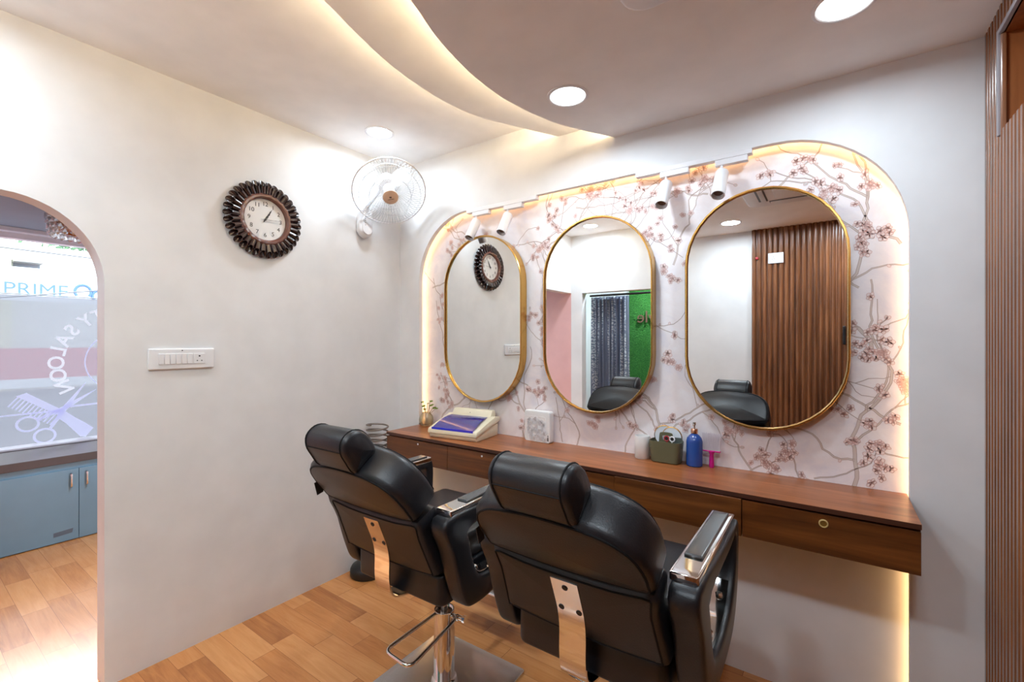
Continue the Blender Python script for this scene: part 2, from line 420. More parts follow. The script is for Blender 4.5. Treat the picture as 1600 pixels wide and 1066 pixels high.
for bx, bz, ba, bl, bw in ((.30, .80, 1.5, .75, .010), (.55, 1.85, 1.0, .5, .008), (.98, .80, 1.7, .6, .008), (1.07, .80, 1.35, 1.2, .010), (1.12, 1.9, .9, .5, .007),
                           (1.30, .80, 1.6, .35, .006), (1.56, .82, 1.5, .35, .006), (1.78, .80, 1.55, 1.35, .011), (1.72, 1.5, 2.2, .45, .006), (2.02, .80, 1.2, .3, .006),
                           (2.20, .80, 1.5, .3, .006), (2.30, .80, 1.75, .28, .005), (2.47, .80, 1.7, .9, .013), (2.52, 1.35, 1.45, .9, .012), (2.60, 1.1, 2.3, .4, .008), (2.60, 1.75, 2.2, .5, .008),
                           (2.20, 2.02, .4, .5, .007), (1.95, 2.05, 2.6, .5, .006), (1.45, 2.03, .6, .5, .006), (.40, 1.2, 1.8, .5, .006), (1.80, 1.0, .7, .5, .006), (1.0, 1.15, 2.3, .4, .005), (1.07, 1.5, .9, .35, .006), (.36, 1.45, 1.9, .4, .006), (1.80, 1.75, 1.0, .45, .007), (2.50, 1.0, .5, .25, .006), (2.12, .86, 2.2, .4, .006), (2.34, .86, .9, .3, .005), (.62, .84, .9, .3, .006), (1.22, .86, 2.0, .25, .005), (2.48, 1.6, 2.6, .35, .006), (.25, 1.75, .9, .45, .007), (1.3, 2.1, .2, .4, .006), (1.62, 2.12, 3.3, .4, .005)):
    branch(bx, bz, ba, bl, bw, 0)
for cx_, cz_, n_, r_ in ((1.07, 1.12, 11, .035), (2.50, 1.38, 16, .038), (2.50, 1.78, 12, .034), (2.47, 1.02, 5, .03), (1.80, 1.30, 7, .03), (1.78, 1.72, 7, .03), (2.04, 1.04, 9, .03), (1.42, .99, 6, .025),
                         (1.05, 1.52, 7, .03), (.36, 1.02, 5, .02), (2.53, .92, 8, .03), (1.78, 1.02, 6, .03), (2.38, 1.98, 12, .035), (1.15, 2.05, 6, .03), (.55, 2.0, 5, .03), (2.26, .97, 5, .02)):
    cluster(cx_, cz_, n_, r_)
finish('wallpaper', bm, ['paper', 'twig', 'twig2', 'petal', 'petal2', 'leafp'], wf, smooth=0)
# warm strip hidden in the gap behind the board edge
bm = B(); a = niche(.010, .02, 10); b = niche(.020, .02, 10)
A0 = [bm.verts.new((p[0], .0305, p[1])) for p in a]; A1 = [bm.verts.new((p[0], .0345, p[1])) for p in a]
B0 = [bm.verts.new((p[0], .0305, p[1])) for p in b]; B1 = [bm.verts.new((p[0], .0345, p[1])) for p in b]
for i in range(len(a)-1):
    for q in ((A0, A1), (A1, B1), (B1, B0), (B0, A0)): face(bm, [q[0][i], q[0][i+1], q[1][i+1], q[1][i]])
finish('light_strip', bm, 'niche', wf, smooth=0)
# left wall with round-cornered opening
AY, AZ = -1.532, 1.936
ar = [(AY, 0)]+[(AY-.278+.278*cos(pi/2*k/14), AZ-.306+.306*sin(pi/2*k/14)) for k in range(15)]+[(YB, AZ)]
bm = B(); prism(bm, [(.06, 0)]+ar+[(YB, 2.75), (.06, 2.75)], YZ(0), YZ(-.10)); struct('wall_left', bm, 'wall')
# back wall with curtained doorway, right wall with recess
bm = B(); prism(bm, [(0, 0), (.135, 0), (.135, 1.93), (1.05, 1.93), (1.05, 0), (3.1, 0), (3.1, 2.75), (0, 2.75)], XZ(YB), XZ(YB-.10)); struct('wall_back', bm, 'wall')
RZ0, RZ1, RY0, RY1 = 2.014, 2.297, -.173, -1.0
bm = B(); box(bm, 2.812, 2.9, YB, .05, 0, RZ0-.015); box(bm, 2.812, 2.9, YB, .05, RZ1+.015, 2.75); box(bm, 2.812, 2.9, RY0+.015, .05, RZ0-.015, RZ1+.015); box(bm, 2.812, 2.9, YB, RY1-.015, RZ0-.015, RZ1+.015)
wr = struct('wall_right', bm, 'slat_back')
bm = B(); x1 = 3.08
for q in ((x1, x1+.01, RY1, RY0, RZ0, RZ1), (2.805, x1, RY0, RY0+.01, RZ0, RZ1), (2.805, x1, RY1-.01, RY1, RZ0, RZ1), (2.805, x1, RY1, RY0, RZ1, RZ1+.01), (2.805, x1, RY1, RY0, RZ0-.01, RZ0)): box(bm, *q)
finish('recess_lining', bm, 'recess', wr)
bm = B(); box(bm, 2.795, 2.811, RY0, RY0+.016, RZ0-.012, RZ1+.016, .002); box(bm, 2.795, 2.811, RY1, RY0, RZ1, RZ1+.016, .002); finish('recess_edge', bm, 'plaster', wr)
def slatprof(c, p, d):   # one flute: rounded rib with a narrow groove
    w = p*.70; return [(c-p/2, 0), (c-w/2, 0), (c-w/2+.0006, d*.72), (c-w/2+.0035, d), (c+w/2-.0035, d), (c+w/2-.0006, d*.72), (c+w/2, 0)]
def slatround(c, p, d):  # half-round rib
    w = p*.74/2; return [(c-p/2, 0), (c-w, 0)]+[(c-w*cos(pi*k/8), .003+(d-.003)*sin(pi*k/8)) for k in range(9)]+[(c+w, 0)]
def flutes(bm, s0, s1, p, d, fn, z0, z1, pf=slatprof):
    n = int(round((s1-s0)/p)); P = []
    for k in range(n): P += pf(s0+(k+.5)*p, p, d)
    P.append((s1, 0)); lo = [bm.verts.new(fn(a, b, z0)) for a, b in P]; hi = [bm.verts.new(fn(a, b, z1)) for a, b in P]
    for i in range(len(P)-1): face(bm, [lo[i], lo[i+1], hi[i+1], hi[i]])
bm = B(); fr = lambda a, b, z: (2.811-b, -a, z)
flutes(bm, 0.0, 2.448, .0306, .011, fr, 0, RZ0); flutes(bm, 0.0, .1836-.0306*.2, .0306, .011, fr, RZ0, LC); flutes(bm, .1836, 2.448, .0306, .011, fr, RZ1, LC); flutes(bm, 1.01, 2.448, .0306, .011, fr, RZ0, RZ1)
o = struct('trim_1', bm, 'slat'); 
bm = B(); box(bm, 1.812, 2.8, YB+.001, YB+.012, 0, LC); finish('panel_backing', bm, 'slat_back', None)['kind'] = 'structure'
bpy.data.objects['panel_backing'].name = 'trim_3'
bm = B(); flutes(bm, 1.812, 2.796, .041, .018, lambda a, b, z: (a, YB+.0122+b, z), 0, LC, slatround); struct('trim_2', bm, 'slat')
# ceilings: high, middle and low trays with curved edges
bm = B(); box(bm, -.05, 3.0, YB-.02, .03, HC, HC+.05); struct('ceiling', bm, 'ceil')
C1 = [(1.227, .0), (1.108, -.223), (1.021, -.40), (.985, -.582), (.983, -.749), (1.004, -.934), (1.046, -1.099), (1.094, -1.258), (1.13, -1.45), (1.13, -1.70), (1.09, -2.0), (1.03, -2.45)]
C2 = [(1.539, .0), (1.399, -.242), (1.339, -.419), (1.309, -.598), (1.308, -.762), (1.327, -.904), (1.354, -1.029), (1.403, -1.179), (1.44, -1.38), (1.45, -1.65), (1.40, -1.98), (1.30, -2.45)]
def tray(name, C, z, th):
    c = [(p.x, p.y) for p in spline([(a, b, 0) for a, b in C], 6)]
    bm = B(); prism(bm, c+[(2.82, YB), (2.82, .0)], XY(z), XY(z+th)); t_ = struct(name, bm, 'ceil', None, 30)
    a = [(x+.045, y) for x, y in c]; b = [(x+.057, y) for x, y in c]
    bm = B(); lo = [[bm.verts.new((x, y, z+th+.001+h)) for x, y in q] for q, h in ((a, 0), (a, .008), (b, .008), (b, 0))]
    for i in range(len(c)-1):
        for k in range(4): face(bm, [lo[k][i], lo[k][i+1], lo[(k+1) % 4][i+1], lo[(k+1) % 4][i]])
    finish('light_strip', bm, 'cove', t_, smooth=0)
tray('ceiling_middle', C1, MC, .014); tray('ceiling_low', C2, LC, .014)

# ---------------------------------------------------------------- ceiling lights
def downlight(x, y, z, r, label, power=None):
    t_ = thing('ceiling_light', label, 'ceiling light', (x, y, z), 0, 'recessed ceiling lights')
    bm = B(); lathe(bm, [(r, 0), (r+.010, 0), (r+.010, -.003), (r, -.005), (r-.004, -.002)], cap=False); finish('light_rim', bm, 'white2', t_)
    bm = B(); lathe(bm, [(.001, -.0025), (r-.003, -.0025), (r-.003, -.001), (.001, -.001)], seg=40); finish('diffuser', bm, 'down', t_)
    ld = bpy.data.lights.new('lamp', 'AREA'); ld.shape = 'DISK'; ld.size = 2*r-.012; ld.energy = power or DOWN; ld.spread = radians(172); ld.color = (.76, .895, 1.0)
    lo_ = bpy.data.objects.new('lamp', ld); COL.objects.link(lo_); lo_.parent = t_; lo_.location = (0, 0, -.0045)
downlight(.324, -.429, HC, .070, 'round white ceiling light near the corner above the wall fan', 4.2)
downlight(1.53, -.461, LC, .073, 'round white ceiling light on lowered ceiling right of the curved edge', 6.6)
downlight(2.428, -.44, LC, .073, 'round white ceiling light cut by the top edge of the photo', 4.0)
downlight(.395, -2.116, HC, .073, 'round ceiling light reflected in the top of the middle mirror', 6.5)
downlight(2.50, -2.05, LC, .073, 'added unseen ceiling light on the lowered ceiling beside the fluted right wall', 7.5)  # extra lamp added behind the camera to lift the room's ambient light
downlight(1.709, -2.029, LC, .073, 'round ceiling light reflected in the top of the right mirror', 6.2)
# cassette air conditioner
t_ = thing('air_conditioner', 'white square cassette air conditioner on the lowered ceiling', 'air conditioner', (2.29, -1.165, LC-.0015))
bm = B(); pad(bm, rrect(.76, .76, .07, 6), .035, .014, (0, 0, -.035), (1, 0, 0), (0, 1, 0), (0, 0, 1)); finish('casing', bm, 'white2', t_)
bm = B(); pad(bm, rrect(.40, .40, .02, 3), .01, .004, (0, 0, -.042), (1, 0, 0), (0, 1, 0), (0, 0, 1)); finish('intake_panel', bm, 'white', t_)
for k in range(4):
    m = Matrix.Rotation(k*pi/2, 4, 'Z'); bm = B(); box(bm, -.24, .24, -.30, -.245, -.0365, -.034, .001, 1, mat=m); finish('air_slot', bm, 'black', t_)
    bm = B(); box(bm, -.235, .235, -.285, -.255, -.041, -.037, .001, 1, mat=m); finish('louver', bm, 'white2', t_)

# ---------------------------------------------------------------- mirrors
def pill(w, h, n=20):
    r = w/2; return [(r*cos(pi*k/n), h/2-r+r*sin(pi*k/n)) for k in range(n+1)]+[(-r*cos(pi*k/n), -h/2+r-r*sin(pi*k/n)) for k in range(n+1)]
def mirror(x, label, rz=0):
    t_ = thing('wall_mirror', label, 'mirror', (x, .056, 1.531), rz, 'pill-shaped gold mirrors')
    w, h = .588, .985; o = pill(w, h); i1 = pill(w-.014, h-.014); i2 = pill(w-.020, h-.020)
    bm = B(); rings = [[(a, 0, b) for a, b in o], [(a, -.054, b) for a, b in o], [(a, -.056, b) for a, b in pill(w-.004, h-.004)], [(a, -.056, b) for a, b in i1], [(a, -.048, b) for a, b in i2], [(a, -.038, b) for a, b in i2]]
    loft(bm, [[Vector(p) for p in r] for r in rings], True, False); finish('mirror_frame', bm, 'gold', t_, 30)
    bm = B(); prism(bm, pill(w-.019, h-.019), XZ(-.044), XZ(-.038)); finish('mirror_glass', bm, 'mirror', t_, 0)
mirror(.700, 'gold-framed pill-shaped mirror nearest the corner, reflecting the wall clock', radians(-.5))
mirror(1.427, 'gold-framed pill-shaped mirror in the middle, reflecting a green turf wall')
mirror(2.160, 'gold-framed pill-shaped mirror on the right, reflecting brown fluted panelling')

# ---------------------------------------------------------------- track lights
def track(x0, x1, xs, label):
    t_ = thing('track_light', label, 'track light', ((x0+x1)/2, .013, NT_), 0, 'track lights under the niche top'); xm = (x0+x1)/2
    bm = B(); box(bm, x0-xm, x1-xm, -.017, .016, -.022, -.001, .0015, 1); finish('rail', bm, 'white2', t_)
    for x in xs:
        x -= xm
        bm = B(); box(bm, x, x+.125, -.016, .012, -.046, -.022, .0015, 1); finish('adapter', bm, 'white2', t_)
        d = Vector((-.03, -.50, -.86)).normalized(); top = Vector((x+.025, -.008, -.085))
        sp_ = B(); lathe(sp_, [(.001, -.0), (.026, 0), (.0275, .004), (.0275, .125), (.0265, .130), (.023, .130), (.021, .112), (.001, .108)], top-d*.012, d, 28)
        s_ = finish('spotlight', sp_, 'white', t_)
        bm = B(); tube(bm, [(x+.025, -.008, -.046), (x+.025, -.008, -.078)], .0055, 8); box(bm, x+.018, x+.0235, -.018, .002, -.115, -.07, .001, 1); finish('swivel_stem', bm, 'white', s_)
        bm = B(); lathe(bm, [(.001, .1095), (.0195, .1105), (.0195, .113), (.001, .112)], top-d*.012, d, 20); finish('lens', bm, plain('warm_grey_lens', rgb(110, 84, 70), .25), s_)
track(.595, 1.092, (.640, .872), 'white track rail with two spotlights above the mirror nearest the corner')
track(1.642, 2.131, (1.757, 1.990), 'white track rail with two spotlights left of the right mirror top')

# ---------------------------------------------------------------- floating counter
CX0, CX1, CY = .20, 2.616, -.2764
bm = B(); prism(bm, [(CX0, CY-.002), (CX1, CY-.002), (CX1, -.001), (CX1, .0578), (NX0+.004, .0578), (NX0+.004, -.001)], XY(.838), XY(.854))
tag(finish('worktop', bm, ['worktop'], None, 20), 'long brown wooden worktop of the floating counter under the mirrors', 'worktop')
bm = B(); box(bm, CX0+.002, CX1-.001, CY-.0025, CY-.0021, .8385, .8535); e_ = finish('edge_band', bm, 'edge', bpy.data.objects['worktop'], 0)
t_ = thing('drawer_unit', 'floating walnut drawer unit of five drawers hung under the worktop', 'drawer unit', ((CX0+CX1)/2, -.12, .70)); xm = (CX0+CX1)/2
bm = B(); box(bm, CX0-xm, CX1-xm, CY+.018+.12, .176, .001, .137); finish('body', bm, 'edge', t_, 0)
SE = [CX0, .698, 1.167, 1.652, 2.133, CX1]
for i in range(5):
    bm = B(); hi = .130; dy = (-.004 if i == 3 else 0)
    box(bm, SE[i]-xm+.0012, SE[i+1]-xm-.0012, CY+.12+dy, CY+.12+.018, 0, hi if i != 3 else .134, .0008, 1); d_ = finish('drawer', bm, 'drawer', t_, 0)
    cxk = {0: .47, 1: .938, 2: 1.41, 3: 1.89, 4: 2.375}[i]-xm
    if i in (0, 1):
        bm = B(); lathe(bm, [(.001, 0), (.005, 0), (.005, .002), (.001, .003)], (cxk, CY+.12, .112), (0, -1, 0), 16); finish('knob_hole', bm, 'white2', d_)
    if i == 4:
        bm = B(); lathe(bm, [(.0135, 0), (.0135, .0035), (.0105, .0045), (.0095, .002)], (cxk, CY+.12, .102), (0, -1, 0), 28, cap=False); l_ = finish('lock', bm, plain('pale_brass', rgb(222, 196, 132), .35, .3), d_)
        l_['label'] = 'round brass lock'
        bm = B(); lathe(bm, [(.001, .0), (.0095, .0), (.0095, .0022), (.001, .0025)], (cxk, CY+.12, .102), (0, -1, 0), 20); box(bm, cxk-.001, cxk+.001, CY+.12-.0032, CY+.12-.002, .096, .103); 
        finish('lock_barrel', bm, plain('aged_brass', rgb(150, 128, 70), .4, .8), d_)

# ---------------------------------------------------------------- clock on the left wall
t_ = thing('wall_clock', 'round wall clock with a brown ring of tubes and white dial', 'clock', (.0, -.908, 2.022))
def cp(a, r, x): return Vector((x, r*sin(a), r*cos(a)))     # a: clockwise from 12 as seen from the room (+x); right of viewer is +y
bm = B(); n = 64
prof = [(.104, .020), (.106, .034), (.114, .042), (.124, .042), (.133, .034), (.136, .020), (.130, .008), (.108, .008)]
rings = []
for i in range(n):
    k = 1-.012*(1 if i % 3 == 0 else 0)
    rings.append([cp(2*pi*i/n, r*(k if r > .11 else 1), x*(k if i % 3 else .93)) for r, x in prof])
loft(bm, rings, True, False, 0, True); finish('rim', bm, 'clockring', t_, 35)
NTB = 34
for i in range(NTB):
    a = 2*pi*(i+.5)/NTB; d = cp(a, 1, 0); c = d*.128+Vector((.024, 0, 0)); s = d.cross(Vector((1, 0, 0)))
    bm = B(); R = []
    for (r, f) in ((.0145, 0), (.0155, .9), (.0165, 1.0), (.0125, 1.0), (.0115, .93), (.009, .35)):
        ring = []
        for k in range(14):
            q = 2*pi*k/14; x_, s_ = cos(q), sin(q)
            L = .052*f+(f > .5)*(-.017*x_)   # slanted mouth facing the room
            ring.append(c+d*L+Vector((1, 0, 0))*(x_*r+f*.004)+s*(s_*r))
        R.append(ring)
    loft(bm, R, True, True); finish('tube', bm, 'clockbrown', t_, 40)
bm = B(); lathe(bm, [(.001, .018), (.106, .018), (.106, .022), (.001, .022)], (0, 0, 0), (1, 0, 0), 48); finish('dial', bm, 'dial', t_)
for h in range(1, 13):
    bm = B(); p = cp(h*pi/6, .079, .0223); text(bm, str(h), .030, frame(p, (0, 1, 0), (0, 0, 1), (1, 0, 0)), .0004); finish('numeral', bm, 'ink', t_, 0)
def hand(name, a, l, w, x, tail=.015):
    bm = B(); d = cp(a, 1, 0); s = d.cross(Vector((1, 0, 0))); o = Vector((x, 0, 0))
    pts = [(-tail, w*.4), (0, w*.55), (l*.35, w), (l*.55, w*.45), (l*.72, w*.9), (l*.85, w*.4), (l, .0004)]
    P = [(u, v) for u, v in pts]+[(u, -v) for u, v in pts[::-1]]
    prism(bm, P, lambda a_, b_: o+d*a_+s*b_, lambda a_, b_: o+d*a_+s*b_+Vector((.001, 0, 0))); finish(name, bm, 'ink', t_, 0)
hand('hour_hand', radians(32), .048, .0055, .0240); hand('minute_hand', radians(30), .066, .004, .0255); hand('second_hand', radians(86), .072, .0009, .027, .024)
bm = B(); lathe(bm, [(.001, .022), (.005, .022), (.005, .029), (.001, .030)], (0, 0, 0), (1, 0, 0), 16); finish('hub', bm, 'ink', t_)

# ---------------------------------------------------------------- wall fan
t_ = thing('wall_fan', 'white wall fan with round wire cage in the corner', 'fan', (0, -.305, 2.13))
bm = B(); o = [(p.x, p.y) for p in spline([(-.045, -.06, 0), (0, -.092, 0), (.045, -.06, 0), (.050, .0, 0), (.038, .08, 0), (0, .105, 0), (-.038, .08, 0), (-.050, 0, 0)], 5, True)]
pad(bm, o, .05, .018, (.001, 0, 0), (0, 1, 0), (0, 0, 1), (1, 0, 0), 0, .006); finish('base', bm, 'white', t_)
bm = B(); pad(bm, [(a*.72, b*.62-.018) for a, b in o], .006, .003, (.052, 0, 0), (0, 1, 0), (0, 0, 1), (1, 0, 0)); cp_ = finish('control_panel', bm, 'white2', t_)
bm = B()
for k in range(4): lathe(bm, [(.001, 0), (.0022, 0), (.0022, .001), (.001, .001)], (.0585, -.018, .022-k*.013), (1, 0, 0), 8)
finish('indicator_mark', bm, 'ink', cp_)
HD = Vector((.245, .012, .155)); AX = Vector((.60, -.36, -.71)).normalized()   # cage centre, axis towards the room
bm = B(); tube(bm, spline([(.03, 0, .07), (.06, 0, .12), tuple(HD-AX*.15+Vector((-.01, 0, -.01))), tuple(HD-AX*.10)], 6), .020, 12); finish('neck', bm, 'white', t_)
bm = B(); lathe(bm, [(.001, -.17), (.03, -.168), (.048, -.15), (.056, -.11), (.056, -.06), (.001, -.055)], HD, AX, 28); finish('motor_housing', bm, 'white', t_)
q = Vector((0, 0, 1)).rotation_difference(AX).to_matrix(); RF = .212
def fp(a, r, h): return HD+q @ Vector((r*cos(a), r*sin(a), h))
bm = B()
for k in range(72):
    a = 2*pi*k/72; tube(bm, [fp(a, .045, .058), fp(a, .12, .055), fp(a, .175, .040), fp(a, .203, .015), fp(a, RF, 0)], .0011, 4)
for r, h in ((.120, .0555), (.178, .0395)): tube(bm, [fp(2*pi*k/40, r, h) for k in range(40)], .0014, 5, True)
finish('front_grille', bm, 'wire', t_)
bm = B(); tube(bm, [fp(2*pi*k/48, RF, 0) for k in range(48)], .0042, 8, True); finish('cage_ring', bm, 'white2', t_)
bm = B()
for k in range(60):
    a = 2*pi*k/60; tube(bm, [fp(a, RF, 0), fp(a, .205, -.03), fp(a, .17, -.055), fp(a, .05, -.07)], .0011, 4)
tube(bm, [fp(2*pi*k/40, .15, -.0605) for k in range(40)], .0014, 5, True); finish('rear_grille', bm, 'wire', t_)
bm = B(); lathe(bm, [(.001, .066), (.030, .065), (.044, .060), (.046, .054), (.001, .053)], HD, AX, 32); hb = finish('hub_badge', bm, 'beige', t_)
bx_ = q @ Vector((1, 0, 0)); Rv = Vector((cos(radians(35.2)), sin(radians(35.2)), 0)); U_ = (Rv-AX*Rv.dot(AX)).normalized(); T_ = AX.cross(U_)
mt = frame(HD+AX*.0672, U_, T_, AX)
bm = B(); box(bm, -.006, -.002, -.001, .009, 0, .0006, mat=mt @ Matrix.Shear('XZ', 4, (0, 0))); box(bm, .001, .005, -.001, .009, 0, .0006, mat=mt); prism(bm, [(-.004, .009), (-.002, .009), (.004, -.001), (.002, -.001)], lambda a, b: mt @ Vector((a, b, 0)), lambda a, b: mt @ Vector((a, b, .0006)))
for k in range(7): box(bm, -.017+k*.005, -.0135+k*.005, -.010, -.0065, 0, .0006, mat=mt)
finish('badge_mark', bm, 'ink', hb, 0)
for k in range(3):
    bm = B(); A = []; Bq = []
    for j in range(9):
        s = j/8; a0 = 2*pi*k/3; aa = a0-.45+.95*s
        r1 = .055+(.185-.055)*(.55+.45*sin(pi*s)); h = -.022+.034*s
        A.append((fp(aa, .03, h*.6), fp(aa, .09, h), fp(aa, r1, h*1.05)))
    loft(bm, [list(r) for r in A], False, False); bmesh.ops.solidify(bm, geom=bm.faces[:], thickness=.0015); finish('blade', bm, 'fanblade', t_)
bm = B(); lathe(bm, [(.001, .03), (.026, .026), (.034, .0), (.034, -.045), (.001, -.045)], HD, AX, 24); finish('spinner', bm, 'white', t_)

# ---------------------------------------------------------------- switch boards
t_ = thing('switch_board', 'white modular switch board with a three-pin socket on the left wall', 'switch board', (0, -1.265, 1.3205))
bm = B(); pad(bm, rrect(.254, .092, .006, 3), .012, .005, (.0005, 0, 0), (0, 1, 0), (0, 0, 1), (1, 0, 0)); finish('plate', bm, 'white', t_)
for k in range(6):
    bm = B(); box(bm, .0125, .0165, -.092+k*.0215, -.0712+k*.0215, -.024, .024, .002, 1); finish('switch', bm, 'white2' if k < 5 else 'white', t_)
bm = B(); box(bm, .0125, .0155, .040, .088, -.024, .024, .002, 1); s_ = finish('socket', bm, 'white', t_)
bm = B()
for y, z, r in ((.064, .011, .0036), (.055, -.010, .0026), (.073, -.010, .0026)): lathe(bm, [(.001, 0), (r, 0), (r, .0008), (.001, .0008)], (.0152, y, z), (1, 0, 0), 10)
finish('socket_hole', bm, 'black', s_)
bm = B(); lathe(bm, [(.001, 0), (.0028, 0), (.0028, .001), (.001, .001)], (.0122, -.003, .037), (1, 0, 0), 10); finish('screw', bm, 'ink', t_)
t_ = thing('wall_socket', 'white socket plate high on the brown fluted back wall', 'socket', (2.0, YB+.031, 2.118))
bm = B(); box(bm, -.058, .058, 0, .010, -.045, .045, .003, 2); finish('plate', bm, 'white', t_)
bm = B(); box(bm, -.040, .004, .010, .013, -.024, .024, .001, 1); box(bm, .010, .040, .010, .013, -.024, .024, .001, 1); f_ = finish('socket_face', bm, 'white2', t_)
bm = B()
for x, z in ((-.018, .011), (-.026, -.009), (-.010, -.009)): lathe(bm, [(.001, 0), (.0026, 0), (.0026, .0006), (.001, .0006)], (x, .0131, z), (0, 1, 0), 8)
finish('socket_hole', bm, 'black', f_)
bm = B(); lathe(bm, [(.001, 0), (.012, 0), (.012, .006), (.007, .009), (.001, .009)], (1.855, YB+.0305, 2.13), (0, 1, 0), 16); tag(finish('red_button', bm, 'red'), 'small red button on the fluted back wall beside the socket plate', 'button')
bm = B(); pad(bm, rrect(.022, .15, .010, 4), .02, .006, (2.478, YB+.0305, 1.446), (1, 0, 0), (0, 0, 1), (0, 1, 0)); tag(finish('door_pull', bm, 'black'), 'black oval pull handle on the brown fluted back wall', 'handle')

# ---------------------------------------------------------------- things on the counter
CT = .854
t_ = thing('sterilizer_cabinet', 'cream sterilizer box with a blue see-through lid on the counter', 'sterilizer', (.665, -.10, CT), radians(7))
w = .165
def slab(prof, x0, x1, name, mat, par, bev=.004):
    b2 = bmesh.new(); prism(b2, prof, YZ(x0), YZ(x1))
    bmesh.ops.dissolve_limit(b2, angle_limit=.01, verts=b2.verts[:], edges=b2.edges[:])
    bmesh.ops.bevel(b2, geom=b2.edges[:], offset=bev, segments=2, affect='EDGES', profile=.5)
    return finish(name, b2, mat, par)
slab([(-.115, .0), (.115, 0), (.115, .070), (.02, .055), (-.125, .022)], -w+.008, w-.008, 'base_tray', 'cream', t_)
slab([(-.130, .024), (.02, .058), (.128, .080), (.128, .104), (.075, .112), (-.125, .052)], -w, w, 'lid', 'cream', t_, .006)
slab([(.055, .100), (.128, .100), (.120, .142), (.085, .144)], -w+.03, w-.025, 'lid_top', 'cream', t_, .010)
bm = B(); v_ = [(-w+.026, -.118, .0565), (w-.026, -.118, .0565), (w-.04, .050, .1085), (-w+.04, .050, .1085)]
g = [[Vector(v_[0]).lerp(Vector(v_[1]), i/10).lerp(Vector(v_[3]).lerp(Vector(v_[2]), i/10), j/8)+Vector((0, 0, .012*sin(pi*j/8)*1.0)) for i in range(11)] for j in range(9)]
loft(bm, g, False, False); bmesh.ops.solidify(bm, geom=bm.faces[:], thickness=.002); finish('visor', bm, 'visor', t_)
bm = B(); box(bm, -w+.026, w-.026, -.121, -.117, .048, .060, .001, 1, mat=Matrix.Translation((0, -.005, 0))); finish('visor_lip', bm, 'visor2', t_)
bm = B(); lathe(bm, [(.001, 0), (.0025, 0), (.0025, .002), (.001, .002)], (.0, .0615, .125), (0, -1, .4), 10); finish('lid_screw', bm, 'ink', t_)
# vase with plant
t_ = thing('vase_plant', 'small leafy sprig in a cream glass vase at the left end of the counter', 'plant', (.247, .005, CT))
bm = B(); lathe(bm, [(.001, 0), (.030, .0), (.042, .014), (.046, .038), (.040, .062), (.028, .076), (.026, .084), (.024, .084), (.025, .076), (.037, .060), (.042, .038), (.036, .014), (.001, .006)], seg=28); finish('vase', bm, 'vase', t_)
random.seed(4)
for i, (dx, dy, dz, s) in enumerate(((-.030, .0, .150, .030), (-.005, -.012, .128, .034), (.022, -.01, .146, .024), (.040, -.005, .135, .036), (.030, .006, .160, .028), (.066, -.002, .122, .034), (.085, .004, .118, .024), (-.02, .01, .10, .026))):
    bm = B(); e = Vector((dx, dy, dz)); tube(bm, spline([(0.004*i-.015, 0, .012), (dx*.35, dy*.4, .07), tuple(e)], 5), .0012, 6); s_ = finish('stem', bm, 'stem', t_)
    bm = B(); ang = random.uniform(-.5, .5)+(pi if dx < 0 else 0); U1 = Vector((cos(ang), sin(ang)*.6, random.uniform(-.2, .2))).normalized(); V1 = U1.cross(Vector((0, -.5, 1))).normalized(); N1 = U1.cross(V1)
    L = []
    for j in range(9):
        u = j/8; ww = s*.38*sin(pi*u**.8)
        L.append([e+U1*(u-.2)*s+V1*ww*k+N1*(.10*s*abs(k)-.1*s*u*u) for k in (-1, -.5, 0, .5, 1)])
    loft(bm, L, False, False); bmesh.ops.solidify(bm, geom=bm.faces[:], thickness=.0006); finish('leaf', bm, 'leaf', t_)
# embossed white panel
t_ = thing('embossed_box', 'flat white box embossed with roses leaning by the wall', 'box', (1.095, .022, CT), radians(-3))
bm = B(); pad(bm, rrect(.166, .168, .012, 5, 0, .084), .040, .004, (0, .020, 0), (1, 0, 0), (0, 0, 1), (0, -1, 0)); finish('case', bm, 'matt_white', t_)
bm = B(); outline_tube(bm, rrect(.134, .134, .012, 5, -.010, .070), .0016, (0, -.0195, 0), (1, 0, 0), (0, 0, 1), (0, -1, 0)); finish('panel_rim', bm, 'matt_white', t_)
bm = B()
random.seed(5)
for x, z, r in ((-.045, .108, .020), (-.005, .112, .023), (.035, .104, .018), (-.042, .065, .023), (.004, .070, .020), (.038, .058, .020), (-.030, .026, .020), (.012, .028, .022), (.045, .022, .014)):
    for k in range(3):
        rr = r*(1-.3*k); tube(bm, [(x+rr*(1+.12*sin(5*a+k))*cos(a), -.0205-.001*k, z+rr*(1+.12*sin(5*a+k))*sin(a)) for a in [2*pi*j/20 for j in range(20)]], .0016, 5, True)
    a = random.random()*6; tube(bm, spline([(x+r*cos(a), -.0205, z+r*sin(a)), (x+r*1.3*cos(a+.3), -.0205, z+r*1.3*sin(a+.3)), (x+r*1.5*cos(a+.8), -.0205, z+r*1.5*sin(a+.8))], 4), .0013, 5)
finish('rose_relief', bm, plain('shaded_relief', rgb(212, 208, 209), .6), t_)
bm = B()
for k in range(6): box(bm, .067+.004*(k % 2), .071+.004*(k % 2), -.0212, -.020, .014+.006*(k//2), .018+.006*(k//2))
box(bm, .070, .073, -.0212, -.020, .034, .044); finish('printed_mark', bm, 'ink', t_, 0)
# white cup
bm = B(); lathe(bm, [(.001, 0), (.031, 0), (.034, .004), (.0345, .10), (.0335, .104), (.031, .104), (.0305, .010), (.001, .008)], seg=32)
tag(finish('cup', bm, 'matt_white', None, 40, (1.672, .006, CT)), 'plain white cup left of the olive caddy', 'cup')
